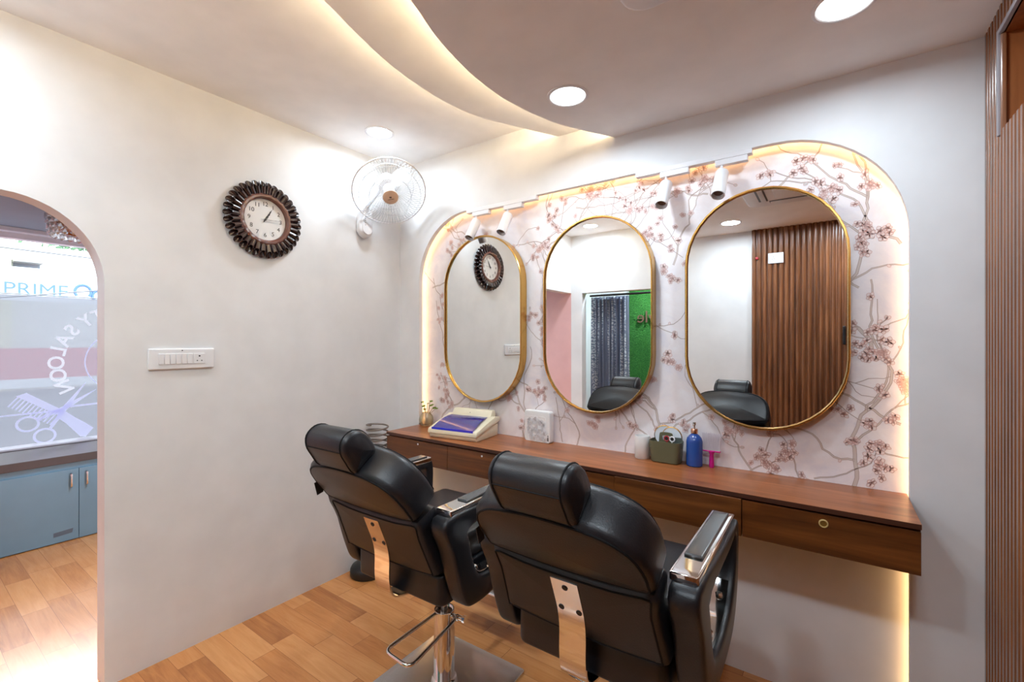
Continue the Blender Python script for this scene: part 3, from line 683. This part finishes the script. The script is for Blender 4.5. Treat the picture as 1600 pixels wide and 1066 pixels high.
# olive caddy
t_ = thing('salon_caddy', 'olive green plastic caddy with a carrying handle on the counter', 'caddy', (1.785, .0, CT), radians(-1))
bm = B(); o0 = rrect(.128, .074, .022, 6); o1 = rrect(.142, .084, .024, 6); i1 = rrect(.136, .078, .021, 6); i0 = rrect(.122, .068, .02, 6)
loft(bm, [[Vector((a, b, z)) for a, b in q_] for q_, z in ((inset2(o0, .004), 0), (o0, .004), (o1, .092), (o1, .096), (i1, .096), (i1, .092), (i0, .006))]); finish('tub', bm, 'olive', t_)
bm = B()
oo = [(p.x, p.y) for p in spline([(-.034, .05, 0), (-.030, .118, 0), (-.020, .132, 0), (.020, .132, 0), (.030, .118, 0), (.034, .05, 0)], 5)]
ii = [(p.x, p.y) for p in spline([(-.018, .098, 0), (-.019, .108, 0), (-.014, .117, 0), (.014, .117, 0), (.019, .108, 0), (.018, .098, 0)], 5)]
for y0, y1 in ((-.004, .000),):
    m_ = len(oo); 
    F = [bm.verts.new((a, y0, b)) for a, b in oo]; G = [bm.verts.new((a, y0, b)) for a, b in ii]; F2 = [bm.verts.new((a, y1, b)) for a, b in oo]; G2 = [bm.verts.new((a, y1, b)) for a, b in ii]
    for i in range(m_-1):
        face(bm, [F[i], F[i+1], G[i+1], G[i]]); face(bm, [F2[i], G2[i], G2[i+1], F2[i+1]]); face(bm, [F[i], F2[i], F2[i+1], F[i+1]]); face(bm, [G[i], G[i+1], G2[i+1], G2[i]])
    face(bm, [F[0], G[0], G[-1], F[-1]]); face(bm, [F2[0], F2[-1], G2[-1], G2[0]]); face(bm, [G[0], G2[0], G2[-1], G[-1]])
finish('handle', bm, 'olive', t_)
def hmirror(x, y, z, r, rz, label):
    t2 = thing('hand_mirror', label, 'hand mirror', (x, y, z), rz, 'round hand mirrors in the caddy')
    bm = B(); lathe(bm, [(r-.003, -.003), (r, -.002), (r, .002), (r-.003, .003)], (0, 0, 0), (0, -1, 0), 36, cap=False); finish('rim', bm, 'gold', t2)
    bm = B(); lathe(bm, [(.001, -.002), (r-.002, -.002), (r-.002, .002), (.001, .002)], (0, 0, 0), (0, -1, 0), 36); finish('mirror_face', bm, plain('pale_mirror', rgb(226, 231, 238), .2, 0), t2)
hmirror(1.771, .022, .968, .046, radians(8), 'round gold-rimmed hand mirror on the left in the olive caddy')
hmirror(1.807, .011, .966, .046, radians(-4), 'round gold-rimmed hand mirror on the right in the olive caddy')
t_ = thing('scissors', 'scissors with dark red and white finger rings in the caddy', 'scissors', (1.805, -.022, .955))
for x, mname in ((-.012, 'red'), (.012, 'white')):
    bm = B(); tube(bm, [(x+.0105*cos(a), 0, .008+.0105*sin(a)) for a in [2*pi*k/20 for k in range(20)]], .0030, 7, True); tube(bm, [(x, 0, -.003), (-x*.4, .004, -.06)], .003, 6); r_ = finish('finger_ring', bm, mname, t_); r_['label'] = 'dark red finger ring' if x < 0 else 'white finger ring'
    bm = B(); lathe(bm, [(.001, 0), (.0075, 0), (.0075, .002), (.001, .002)], (x, .001, .008), (0, -1, 0), 14); finish('ring_core', bm, 'ink', t_)
bm = B(); pad(bm, rrect(.040, .05, .008, 4), .003, .001, (.033, .004, .0), (1, 0, 0), (0, 0, 1), (0, -1, 0)); o_ = finish('comb_holder', bm, plain('grey_green_plastic', rgb(86, 96, 92), .4)); o_.location = (1.805, -.01, .945); tag(o_, 'grey green comb handle poking out of the caddy right side', 'comb')
# blue pump bottle
t_ = thing('pump_bottle', 'blue pump bottle with a rose gold collar on the counter', 'bottle', (1.905, .005, CT))
bm = B(); lathe(bm, [(.001, 0), (.030, 0), (.0335, .004), (.0335, .108), (.030, .122), (.020, .134), (.013, .139), (.012, .146), (.001, .146)], seg=36); finish('bottle_body', bm, 'blue', t_)
bm = B(); lathe(bm, [(.0145, .142), (.0145, .160), (.013, .162), (.001, .162)], seg=24); finish('collar', bm, plain('rose_gold', rgb(226, 170, 140), .2, 1), t_)
bm = B(); tube(bm, [(0, 0, .160), (0, 0, .180)], .004, 8); tube(bm, [(0, 0, .182), (0, -.018, .182), (0, -.024, .178)], .0035, 8); lathe(bm, [(.001, .178), (.008, .178), (.008, .190), (.001, .191)], seg=14); finish('pump_head', bm, 'chrome', t_)
# neck brush
t_ = thing('neck_brush', 'magenta neck brush with white bristles standing upright beside blue bottle', 'brush', (1.973, .018, CT))
bm = B(); lathe(bm, [(.001, 0), (.009, 0), (.011, .010), (.010, .030), (.0085, .055), (.013, .070), (.001, .072)], seg=20); finish('handle', bm, 'pinkp', t_)
bm = B(); pad(bm, rrect(.072, .018, .006, 3), .006, .002, (0, 0, .068), (1, 0, 0), (0, 1, 0), (0, 0, 1)); finish('brush_head', bm, 'pinkp', t_)
bm = B(); random.seed(3)
for i in range(26):
    for j in range(4):
        x = -.033+.066*i/25; y = -.006+.004*j; tube(bm, [(x, y, .073), (x*1.1+random.gauss(0, .001), y*1.5, .146+random.gauss(0, .002))], [.0013, .0009], 4)
finish('bristles', bm, 'bristle', t_)['kind'] = 'stuff'
# coil dryer holder beside the counter
t_ = thing('dryer_holder', 'spiral metal hair dryer holder on the left wall beside the counter', 'dryer holder', (.0, -.262, .70))
bm = B(); pts = [(.095+.064*cos(a), .064*sin(a), .030+.165*a/(2*pi*5)) for a in [2*pi*5*k/150-1.3 for k in range(151)]]
tube(bm, pts, .0052, 8); finish('coil', bm, plain('dull_steel', rgb(122, 110, 102), .4, .4), t_)
bm = B(); p0 = pts[0]; tube(bm, fillet([p0, (.100, -.012, p0[2]-.006), (.100, -.012, -.06), (.004, -.012, -.06)], .012), .0042, 8); finish('arm', bm, 'steel', t_)
bm = B(); lathe(bm, [(.001, -.004), (.016, -.004), (.018, .0), (.012, .005), (.001, .006)], (.100, -.012, 0), (0, 0, 1), 18); finish('washer', bm, 'black', t_)
bm = B(); lathe(bm, [(.001, 0), (.022, 0), (.022, .006), (.001, .008)], (.0005, -.012, -.06), (1, 0, 0), 20); finish('wall_flange', bm, 'steel', t_)
# black round foot in the corner
bm = B(); lathe(bm, [(.001, 0), (.098, 0), (.104, .008), (.104, .040), (.096, .056), (.06, .072), (.001, .078)], seg=40)
tag(finish('floor_weight', bm, 'black', None, 40, (.115, -.345, 0)), 'low round black weight on the floor in corner behind left chair', 'floor weight')

# ---------------------------------------------------------------- salon chairs
def T2(o, t, n=Vector((0, 0, 0))): return o
def make_chair(label):
    t_ = thing('salon_chair', label, 'salon chair', (0, 0, 0), 0, 'black leather salon chairs')
    X = Vector((1, 0, 0))
    # pedestal
    bm = B(); pad(bm, rrect(.48, .48, .012, 3), .014, .005, (0, -.0, .0), (1, 0, 0), (0, 1, 0), (0, 0, 1), 0, 0); finish('base_plate', bm, 'steel', t_)
    bm = B(); lathe(bm, [(.0535, .013), (.0535, .020), (.050, .032), (.043, .036), (.0415, .040), (.0415, .305), (.040, .310), (.037, .310), (.036, .298), (.001, .296)], seg=40); post = finish('hydraulic_column', bm, 'chrome', t_)
    bm = B(); lathe(bm, [(.014, .29), (.014, .50), (.001, .50)], seg=20); lathe(bm, [(.001, .485), (.07, .485), (.07, .498), (.001, .498)], seg=24); finish('piston', bm, 'steel', t_)
    # pump pedal
    bm = B(); tube(bm, fillet([(-.012, -.040, .302), (-.020, -.290, .292), (.118, -.300, .292), (.080, -.02, .302), (.048, .0, .300)], .035), .0068, 10); finish('pump_pedal', bm, 'chrome', t_)
    bm = B(); tube(bm, [(.035, .0, .292), (.105, .008, .296)], .010, 12); lathe(bm, [(.001, 0), (.014, 0), (.014, .012), (.001, .012)], (.095, .006, .296), (1, .1, 0), 8); lathe(bm, [(.001, 0), (.013, 0), (.013, .010), (.001, .010)], (.066, .003, .294), (1, .1, 0), 8); finish('pedal_pivot', bm, 'chrome', t_)
    # seat
    bm = B(); pad(bm, rrect(.440, .49, .035, 5, 0, -.005), .105, .028, (0, 0, .60), (1, 0, 0), (0, 1, 0), (0, 0, 1), 0, .012); finish('seat_cushion', bm, 'leather', t_)
    bm = B(); pad(bm, rrect(.444, .485, .030, 5, 0, -.010), .11, .014, (0, 0, .498), (1, 0, 0), (0, 1, 0), (0, 0, 1)); finish('seat_base', bm, 'leather', t_)
    # back: lower and upper cushions
    S_ = Vector((0, -.370, .819))
    Tl = Vector((0, -.072, .177)).normalized(); Nl = Vector((0, Tl.z, -Tl.y))
    lo = [(p.x, p.y) for p in spline([(-.222, .006, 0), (-.223, -.06, 0), (-.229, -.15, 0), (-.232, -.195, 0), (-.222, -.213, 0), (-.12, -.226, 0), (0, -.230, 0), (.12, -.226, 0), (.222, -.213, 0), (.232, -.195, 0), (.229, -.15, 0), (.223, -.06, 0), (.222, .006, 0), (.12, -.003, 0), (0, -.006, 0), (-.12, -.003, 0)], 3, True)]
    bm = B(); pad(bm, lo, .10, .020, S_, X, Tl, Nl, .004, .02); lb = finish('back_cushion', bm, 'leather', t_)
    bm = B(); outline_tube(bm, inset2(lo, .014), .0030, S_, X, Tl, Nl, .0015); finish('piping', bm, 'piping', lb)
    Tu = Vector((0, -.141, .184)).normalized(); Nu = Vector((0, Tu.z, -Tu.y))
    up = [(p.x, p.y) for p in spline([(-.219, .010, 0), (-.232, .05, 0), (-.230, .105, 0), (-.212, .160, 0), (-.170, .198, 0), (-.11, .218, 0), (0, .228, 0), (.11, .218, 0), (.170, .198, 0), (.212, .160, 0), (.230, .105, 0), (.232, .05, 0), (.219, .010, 0), (.12, -.004, 0), (0, -.010, 0), (-.12, -.004, 0)], 3, True)]
    bm = B(); pad(bm, up, .125, .026, S_, X, Tu, Nu, .010, .02); ub = finish('back_cushion', bm, 'leather', t_)
    bm = B(); outline_tube(bm, inset2(up, .013), .0034, S_, X, Tu, Nu, .004); finish('piping', bm, 'piping', ub)
    bm = B(); outline_tube(bm, inset2(up, .013), .0034, S_, X, Tu, Nu, .121); finish('piping', bm, 'piping', ub)
    bm = B(); box(bm, -.2335, -.2320, -.026, .0, -.036, .012, 0, mat=Matrix.Translation((0, -.40, .885)) @ Matrix.Rotation(.25, 4, 'X')); tg_ = finish('fabric_tag', bm, 'ink', t_, 0)
    # headrest: rounded profile swept across, with end caps
    H = Vector((0, -.511, 1.003))-Vector((0, Tu.y, Tu.z))*.012; Th = Vector((0, -.046, .071)).normalized(); Nh = Vector((0, Th.z, -Th.y))
    pr = [(p.x, p.y) for p in spline([(.004, .0, 0), (.0, .05, 0), (.003, .085, 0), (.022, .112, 0), (.058, .118, 0), (.090, .098, 0), (.105, .060, 0), (.104, .018, 0), (.088, .002, 0), (.045, .0, 0)], 3, True)]
    bm = B(); pad(bm, pr, .212, .018, H-X*.106, Nh, Th, X, .010, .010); hr = finish('headrest', bm, 'leather', t_)
    for s in (-.088, .088):
        bm = B(); outline_tube(bm, [(a*1.002, b*1.002) for a, b in pr], .0024, H+X*s, Nh, Th, X, 0); finish('seam', bm, 'piping', hr)
    bm = B(); tube(bm, [H+X*u+Th*.084+Nh*.0025 for u in (-.088, -.04, .0, .04, .088)], .0020, 6); finish('seam', bm, 'piping', hr)
    # arms
    for s in (-1, 1):
        outer = spline([(-.318, .835, 0), (-.05, .835, 0), (.130, .838, 0), (.165, .845, 0), (.182, .825, 0), (.186, .760, 0), (.176, .660, 0), (.135, .575, 0), (.06, .528, 0), (-.08, .510, 0), (-.175, .508, 0), (-.222, .525, 0), (-.252, .590, 0), (-.288, .710, 0)], 4, True)
        hole = spline([(-.205, .775, 0), (-.10, .792, 0), (.03, .798, 0), (.120, .812, 0), (.142, .800, 0), (.142, .760, 0), (.125, .700, 0), (.085, .645, 0), (.03, .610, 0), (-.06, .592, 0), (-.12, .592, 0), (-.155, .606, 0), (-.182, .655, 0), (-.203, .73, 0)], 4, True)
        xc = s*.272; hw = .036; rings = []
        for (po_, ph_) in zip(outer, hole):
            r = []
            for k in range(20):
                q_ = 2*pi*(k+.5)/20; cs, sn = cos(q_), sin(q_)
                m1 = math.copysign(abs(cs)**.3, cs); m2 = math.copysign(abs(sn)**.3, sn)
                f = .5+.5*m1; p = po_*(f)+ph_*(1-f); r.append(Vector((xc+m2*hw, p.x, p.y)))
            rings.append(r)
        bm = B(); loft(bm, rings, True, False, 0, True); ap = finish('arm_panel', bm, 'leather', t_, 60)
        bm = B(); hh = hole[26:46]; inn = [(p.x*.985, p.y+.004) for p in hh]
        A = [[Vector((xc+x, a, b)) for a, b in inn] for x in (-.020, .020)]; A2 = [[Vector((xc+x, a, b+.004)) for a, b in inn] for x in (.020, -.020)]
        loft(bm, A+A2, False, False, 0, True); finish('trim_strip', bm, 'chrome', ap, 40)
        for i in (3, 10, 16):
            bm = B(); lathe(bm, [(.001, 0), (.010, 0), (.010, .008), (.006, .012), (.001, .012)], (xc, inn[i][0], inn[i][1]+.006), (0, -.3, 1), 12); finish('bolt', bm, 'chrome', ap)
        bm = B(); pad(bm, rrect(.066, .462, .006, 3, 0, -.063), .022, .004, (s*.266, 0, .836), (1, 0, 0), (0, 1, 0), (0, 0, 1)); a_ = finish('armrest', bm, 'chrome', t_)
        bm = B(); pad(bm, rrect(.044, .350, .004, 3, 0, -.024), .007, .003, (s*.264, 0, .857), (1, 0, 0), (0, 1, 0), (0, 0, 1)); finish('arm_pad', bm, 'gloss_black', a_)
    # chrome back bracket bent under the seat
    st = S_+Tl*-.03-Nl*.004; en = S_+Tl*-.165-Nl*.004
    path = fillet([st, en, (0, en.y-.004, en.z-.10), (0, en.y+.010, .500), (0, en.y+.10, .476), (0, -.06, .490)], .05, 6)
    bm = B(); n_ = len(path); ra = []; hw = .038
    for i, p in enumerate(path):
        a = path[max(0, i-1)]; b = path[min(n_-1, i+1)]; d = (b-a).normalized(); nn = Vector((0, -d.z, d.y)); off = Vector((-.006, 0, 0))
        ra.append([p+off+Vector((hw, 0, 0))+nn*.0, p+off-Vector((hw, 0, 0))+nn*.0, p+off-Vector((hw, 0, 0))+nn*.006, p+off+Vector((hw, 0, 0))+nn*.006])
    loft(bm, ra); br = finish('back_bracket', bm, 'chrome', t_, 25)
    for u, k in ((-.006, -.052), (-.030, -.125), (.020, -.125)):
        bm = B(); c = S_+Tl*k-Nl*.004; lathe(bm, [(.001, -.001), (.008, -.001), (.008, .0015), (.006, .0025), (.0035, .0022), (.001, .0014)], c+Vector((u, 0, 0)), -Nl, 14); finish('screw', bm, 'ink', br)
    bm = B(); box(bm, -.012, .012, -.13, -.05, .425, .492, .004, 1); box(bm, .018, .055, -.11, -.06, .44, .49, .003, 1); tube(bm, [(.0, -.09, .44), (.075, -.085, .455)], .007, 8); finish('recline_latch', bm, 'steel', t_)
    # footrest in front
    bm = B()
    for s in (-1, 1): tube(bm, fillet([(s*.10, .16, .50), (s*.10, .32, .44), (s*.10, .40, .20)], .05), .010, 10)
    finish('footrest_tube', bm, 'chrome', t_)
    bm = B(); pad(bm, rrect(.32, .10, .03, 5), .018, .006, (0, .41, .19), (1, 0, 0), (0, 1, .35), (0, -.35, 1)); finish('footrest_plate', bm, 'steel', t_)
    return t_
def dup(src, loc, rz, label):
    r = src.copy(); COL.objects.link(r); r.location = loc; r.rotation_euler = (0, 0, rz); r['label'] = label
    for ch in list(src.children):
        c = ch.copy(); COL.objects.link(c); c.parent = r
        for g_ in list(ch.children):
            d = g_.copy(); COL.objects.link(d); d.parent = c
    return r
ch1 = make_chair('black leather salon chair on the left, closer to the plain wall'); ch1.location = (1.105, -.727, 0); ch1.rotation_euler = (0, 0, radians(1.1))
ch2 = dup(ch1, (1.856, -.721, 0), radians(.1), 'black leather salon chair on the right, cut by the photo bottom edge')
for c in ch2.children:      # right chair is pumped a little higher
    if not c.name.startswith(('base_plate', 'hydraulic', 'pump_pedal', 'pedal_pivot')): c.location.z += .012

# ---------------------------------------------------------------- front room seen through the opening
R2 = -2.60
bm = B(); box(bm, R2-.05, -.1, .02, .06, 0, 2.6); struct('wall_side', bm, 'wall')
bm = B(); box(bm, R2-.05, -.0005, YB-.05, YB, 0, 2.6); struct('wall_pink', bm, 'pink')
bm = B(); box(bm, R2-.06, -.1, YB, .02, 2.235, 2.30); struct('ceiling_front_room', bm, 'grey_ceil')
bm = B(); box(bm, R2-.06, R2+.10, YB, .02, 2.205, 2.2345, .002, 1); box(bm, R2-.06, R2+.02, YB, .02, 2.165, 2.205, .002, 1); struct('trim_4', bm, 'sill')
t_ = thing('shop_window', 'large shop window with frosted lower film and white salon lettering', 'window', (R2, -1.2, .60)); t_['kind'] = 'structure'; t_.name = 'window_1'
bm = B(); box(bm, -.004, .004, YB+1.2, 1.22, 1.147, 1.565); finish('window_pane', bm, 'pane', t_, 0)
bm = B(); box(bm, -.001, .001, YB+1.2, 1.22, .0, 1.147); finish('frosted_film', bm, 'film', t_, 0)
# decal: ring, lettering and comb with scissors; read from outside, so mirrored here
dm = B(); yc, zc = -.809+1.2, 1.227-.60
mir = Matrix.Translation((.0045, yc, zc))
def dpt(a, r): return Vector((.004, yc+r*cos(a), zc+r*sin(a)))
for r0, r1 in ((.247, .256),):
    A = [[dpt(2*pi*k/64, r) for k in range(64)] for r in (r0, r1)]; loft(dm, A, True, False, 1)
for chh, a in zip('BEAUTYSALOON', (66, 78, 90, 102, 114, 126, 141.5, 154.5, 167, 180, 193.5, 207)):
    a = radians(a)
    up_ = Vector((0, cos(a), sin(a))); rt = Vector((0, -sin(a), cos(a)))   # reversed reading direction
    text(dm, chh, .135, frame(dpt(a, .415), rt, up_, Vector((1, 0, 0))), .0, bold=.0025)
D = lambda y, z: Vector((.0042, y+1.2, z-.60))
PX = [0.0]
def poly(pts, mi=1):
    PX[0] += .00025; face(dm, [dm.verts.new(D(*p)+Vector((PX[0], 0, 0))) for p in pts], mi)
def strip(a, b, w0, w1, mi=1):
    d = Vector((b[0]-a[0], b[1]-a[1])).normalized(); n_ = Vector((-d.y, d.x))
    poly([(a[0]+n_.x*w0, a[1]+n_.y*w0), (a[0]-n_.x*w0, a[1]-n_.y*w0), (b[0]-n_.x*w1, b[1]-n_.y*w1), (b[0]+n_.x*w1, b[1]+n_.y*w1)], mi)
for c, tip in (((-1.384, .768), (-.992, 1.000)), ((-1.292, .664), (-1.055, 1.064))):
    pv = (-1.175, .872); u = Vector((pv[0]-c[0], pv[1]-c[1])).normalized()
    strip((c[0]+u.x*.062, c[1]+u.y*.062), pv, .010, .016); strip(pv, tip, .018, .002)
    A = [[D(c[0]+r*cos(2*pi*k/32), c[1]+r*.92*sin(2*pi*k/32)) for k in range(32)] for r in (.050, .066)]; loft(dm, A, True, False, 1)
cdv = Vector((.80, -.60)); cn = Vector((.60, .80)); c0 = Vector((-1.445, .985))
P_ = lambda u, v: (c0.x+cdv.x*u+cn.x*v, c0.y+cdv.y*u+cn.y*v)
poly([P_(0, .0), P_(.30, .0), P_(.30, .045), P_(.03, .05)])
for k in range(13): poly([P_(.008+k*.023, -.085), P_(.018+k*.023, -.085), P_(.018+k*.023, .002), P_(.008+k*.023, .002)])
poly([P_(.30, .045), P_(.30, -.02), P_(.36, -.03), P_(.50, -.075), P_(.53, -.06), P_(.53, .02), P_(.46, .03), P_(.38, .035)])
strip((-1.70, .842), (-1.20, .850), .004, .008); strip((-1.15, .875), (-.55, .90), .008, .004)
finish('salon_lettering', dm, ['decal', 'decal2'], t_, 0)
# bench cabinet under the window
t_ = thing('window_bench', 'grey blue bench cabinet with a dark top under the shop window', 'bench', (-2.28, -1.2, 0))
bm = B(); box(bm, -.29, .295, YB+1.2+.01, 1.215, .0, .545); finish('body', bm, 'teal', t_, 0)
for y0, y1, hy in ((-2.05, -1.222, -1.262), (-1.219, -.40, -1.180), (-.397, .01, -.06)):
    bm = B(); box(bm, .295, .313, y0+1.2, y1+1.2, .006, .500, .001, 1); d_ = finish('door', bm, 'teal', t_, 0)
    bm = B(); tube(bm, spline([(.313, hy+1.2, .372), (.330, hy+1.2, .385), (.333, hy+1.2, .42), (.330, hy+1.2, .458), (.313, hy+1.2, .470)], 4), [.006]*12+[.008]*5, 8); finish('handle', bm, 'steel', d_)
bm = B(); box(bm, -.315, .315, YB+1.2+.005, 1.218, .545, .600, .003, 1); finish('bench_top', bm, 'darkstone', t_, 30)
bm = B(); prism(bm, [(-.15, .048), (-.055, .055), (-.05, .085), (-.15, .078)], YZ(.313), YZ(.3136)); finish('sticker', bm, plain('grey_sticker', rgb(90, 104, 118), .6), t_, 0)
bm = B(); box(bm, R2+.0, R2+.14, YB, .02, .601, .615, .002, 1); struct('trim_5', bm, 'sill')
# chandelier
t_ = thing('chandelier', 'round crystal ceiling chandelier with gold bands in the front room', 'chandelier', (-1.60, -1.235, 2.234))
R = .205
bm = B(); lathe(bm, [(R-.03, 0), (R, 0), (R, -.030), (R-.006, -.030), (R-.03, -.004)], seg=40, cap=False); finish('gold_band', bm, 'gold', t_)
bm = B(); lathe(bm, [(R-.045, -.06), (R-.035, -.062), (R-.035, -.13), (R-.045, -.13)], seg=40, cap=False); finish('inner_band', bm, plain('amber_gold', rgb(210, 120, 40), .3, .7), t_)
for row in range(4):
    for k in range(24):
        a = 2*pi*(k+.5*(row % 2))/24
        bm = B(); bmesh.ops.create_icosphere(bm, subdivisions=1, radius=.023, matrix=Matrix.Translation(((R-.008-.004*row)*cos(a), (R-.008-.004*row)*sin(a), -.048-.034*row)) @ Matrix.Diagonal((1, 1, 1.1, 1)))
        finish('crystal', bm, 'crystal', t_, 0)
bm = B(); lathe(bm, [(.001, -.001), (.09, -.001), (.09, -.02), (.001, -.02)], seg=24); finish('ceiling_plate', bm, 'white', t_)

# ---------------------------------------------------------------- street outside the window
bm = B(); box(bm, -30, R2-.06, -14, 14, -.12, -.10); struct('ground', bm, 'road')
BX = -11.0
t_ = thing('building', 'white building across the street with one recessed shaded window', 'building', (BX, 0, -.1))
bm = B(); box(bm, -4, 0, -.47, 9, 0, 3.46); finish('facade', bm, 'whitewall', t_, 0)
bm = B(); box(bm, -3, .25, -4.0, -.47, 0, 3.62); finish('side_wing', bm, 'yellowwall', t_, 0)
bm = B(); box(bm, -.02, .03, -.42, -.04, 2.62, 3.10); w_ = finish('window', bm, 'greywin', t_, 0)
bm = B(); box(bm, .03, .40, -.45, -.04, 3.06, 3.11); box(bm, .03, .30, -.45, -.30, 2.86, 2.89); finish('awning', bm, plain('grey_awning', rgb(150, 150, 150), .6), w_, 0)
t_ = thing('shop_sign', 'white and blue shop sign board across the street', 'sign', (BX+1.2, .3, 2.14))
bm = B(); box(bm, -.05, 0, -2.1, 3.5, 0, .62); finish('board', bm, 'signwhite', t_, 0)
bm = B(); text(bm, 'PRIME', .33, frame((.004, -.56, .21), (0, 1, 0), (0, 0, 1), (1, 0, 0)), .002); finish('lettering', bm, 'signblue', t_, 0)
bm = B()
for y, z, r in ((.08, .24, .12), (.32, .17, .10), (.54, .24, .12)): tube(bm, [(.01, y+r*cos(a), z+r*sin(a)*1.1) for a in [radians(-40+26*k) for k in range(11)]], .025, 6)
finish('emblem', bm, 'signblue', t_)
t_ = thing('shop_banner', 'red and white shop banner low across the street', 'banner', (BX+1.6, .3, .72))
bm = B(); box(bm, -.05, 0, -5, 4, 0, .55); finish('red_panel', bm, plain('red_banner', rgb(206, 70, 84), .5), t_, 0)
bm = B(); box(bm, -.05, .01, -5, 4, -.16, 0); finish('white_panel', bm, 'signwhite', t_, 0)
bm = B(); box(bm, 0, .9, -5.2, 4.2, 0, 1.4); o_ = finish('parked_van', bm, 'greywin', None, 0); bpy.data.objects.remove(o_)
bm = B(); box(bm, BX+1.3, BX+1.4, -5, 5, -.1, .5); tag(finish('low_wall', bm, plain('grey_street_wall', rgb(150, 150, 160), .8)), 'low grey wall behind the street banner', 'wall')
for i, (a, b, sag) in enumerate((((-6.5, -6, 2.05), (-6.5, 6, 2.05), .02), ((-6.5, -6, 2.72), (-6.5, 6, 2.55), .02), ((-5.5, -1.95, 2.95), (-5.5, -2.9, 1.3), .05), ((-6.0, -3.2, 1.55), (-6.0, 4.0, 2.9), .0))):
    bm = B(); tube(bm, [(a[0], a[1]+(b[1]-a[1])*k/12, a[2]+(b[2]-a[2])*k/12-sag*sin(pi*k/12)) for k in range(13)], .009, 5)
    tag(finish('power_line', bm, 'bluewire'), ['lowest level overhead wire across the street above the sign', 'upper level overhead wire across the street', 'steep hanging cable outside the shop window', 'slanting overhead cable rising to the right outside'][i], 'wire', 'overhead street wires')
random.seed(9)
for i, (y, z, s) in enumerate(((.9, 4.3, .6), (2.2, 4.35, .65), (3.6, 4.4, .7))):
    t_ = thing('tree', ['tree crown above the white roof, leftmost', 'tree crown above the white roof, in the middle', 'tree crown above white roof behind chandelier'][i], 'tree', (BX-5-1.5*i, y*2, -.1), 0, 'trees behind the white building')
    bm = B(); tube(bm, [(0, 0, 0), (0, .1, z-.4)], .12, 8); finish('trunk', bm, 'stem', t_)
    bm = B()
    for k in range(500):
        p = Vector((random.gauss(0, .5), random.gauss(0, 1), random.gauss(0, .45)))*s+Vector((0, 0, z)); d = Vector((random.random()-.5, random.random()-.5, random.random()-.5)).normalized(); e = d.orthogonal().normalized()*.09; f_ = d.cross(e).normalized()*.05
        face(bm, [bm.verts.new(p+e), bm.verts.new(p+f_), bm.verts.new(p-e), bm.verts.new(p-f_)])
    finish('foliage', bm, 'tree', t_, 0)['kind'] = 'stuff'

# ---------------------------------------------------------------- back room behind the curtain
bm = B(); box(bm, -.02, .0, -4.3, YB-.1, 0, 2.6); struct('wall_back_room_left', bm, 'wall')
bm = B(); box(bm, 0, 2.6, -3.35, -3.2515, 0, 2.6); struct('wall_turf', bm, 'wall')
bm = B(); box(bm, 2.6, 2.65, -4.3, YB-.1, 0, 2.6); struct('wall_back_room_right', bm, 'wall')
bm = B(); box(bm, -.02, 2.65, -4.3, YB-.1, 2.40, 2.45); struct('ceiling_back_room', bm, 'ceil')
t_ = thing('turf_panel', 'green artificial turf panel with brown letters in the back room', 'turf panel', (1.0, -3.25, 0))
bm = B(); box(bm, -.62, 1.2, 0, .02, 0, 2.4); finish('backing', bm, 'turf', t_, 0)
random.seed(2); bm = B()
for k in range(9000):
    x, z = random.uniform(-.62, .4), random.uniform(.6, 2.1); d = Vector((random.gauss(0, .4), 1, random.gauss(0, .6)-.2)).normalized(); l = random.uniform(.012, .022)
    v = bm.verts; face(bm, [v.new((x-.0018, .02, z)), v.new((x+.0018, .02, z)), v.new((x+d.x*l, .02+d.y*l, z+d.z*l))], random.choice((0, 1)))
finish('grass_blades', bm, ['grass', plain('light_turf_blades', rgb(84, 160, 66), .8)], t_, 0)['kind'] = 'stuff'
bm = B(); text(bm, 'style', .20, frame((-.33, .045, 1.68), (-1, 0, 0), (0, 0, 1), (0, 1, 0)), .006); finish('lettering', bm, 'wordbrown', t_, 0)
downlight(-1.0, -.95, 2.235, .073, 'added unseen ceiling light in the front room above the plank floor', 20)  # lamp added out of view to brighten the front room and bench
downlight(1.0, -2.85, 2.40, .073, 'added unseen ceiling light in the back room behind the curtain', 20)  # lamp added out of view so the curtain and turf wall get light
t_ = thing('curtain', 'grey patterned curtain hanging in the back doorway', 'curtain', (.40, YB-.16, 0))
bm = B(); n = 90; P = [(-.235+.45*i/n, .022*sin(i*.62)+.010*sin(i*1.37+1)) for i in range(n+1)]
loft(bm, [[Vector((a*(.96+.04*(1-z/1.9)), b*(1+.3*(1-z/1.9)), z)) for a, b in P] for z in (.04, .5, 1.0, 1.5, 1.89)], False, False); bmesh.ops.solidify(bm, geom=bm.faces[:], thickness=.002); finish('fabric', bm, 'curtain', t_)
bm = B(); tube(bm, [(.17, YB-.13, 1.905), (1.045, YB-.13, 1.905)], .011, 10); t2 = finish('curtain_rod', bm, 'black'); tag(t2, 'dark curtain rod across the top of the back doorway', 'curtain rod')
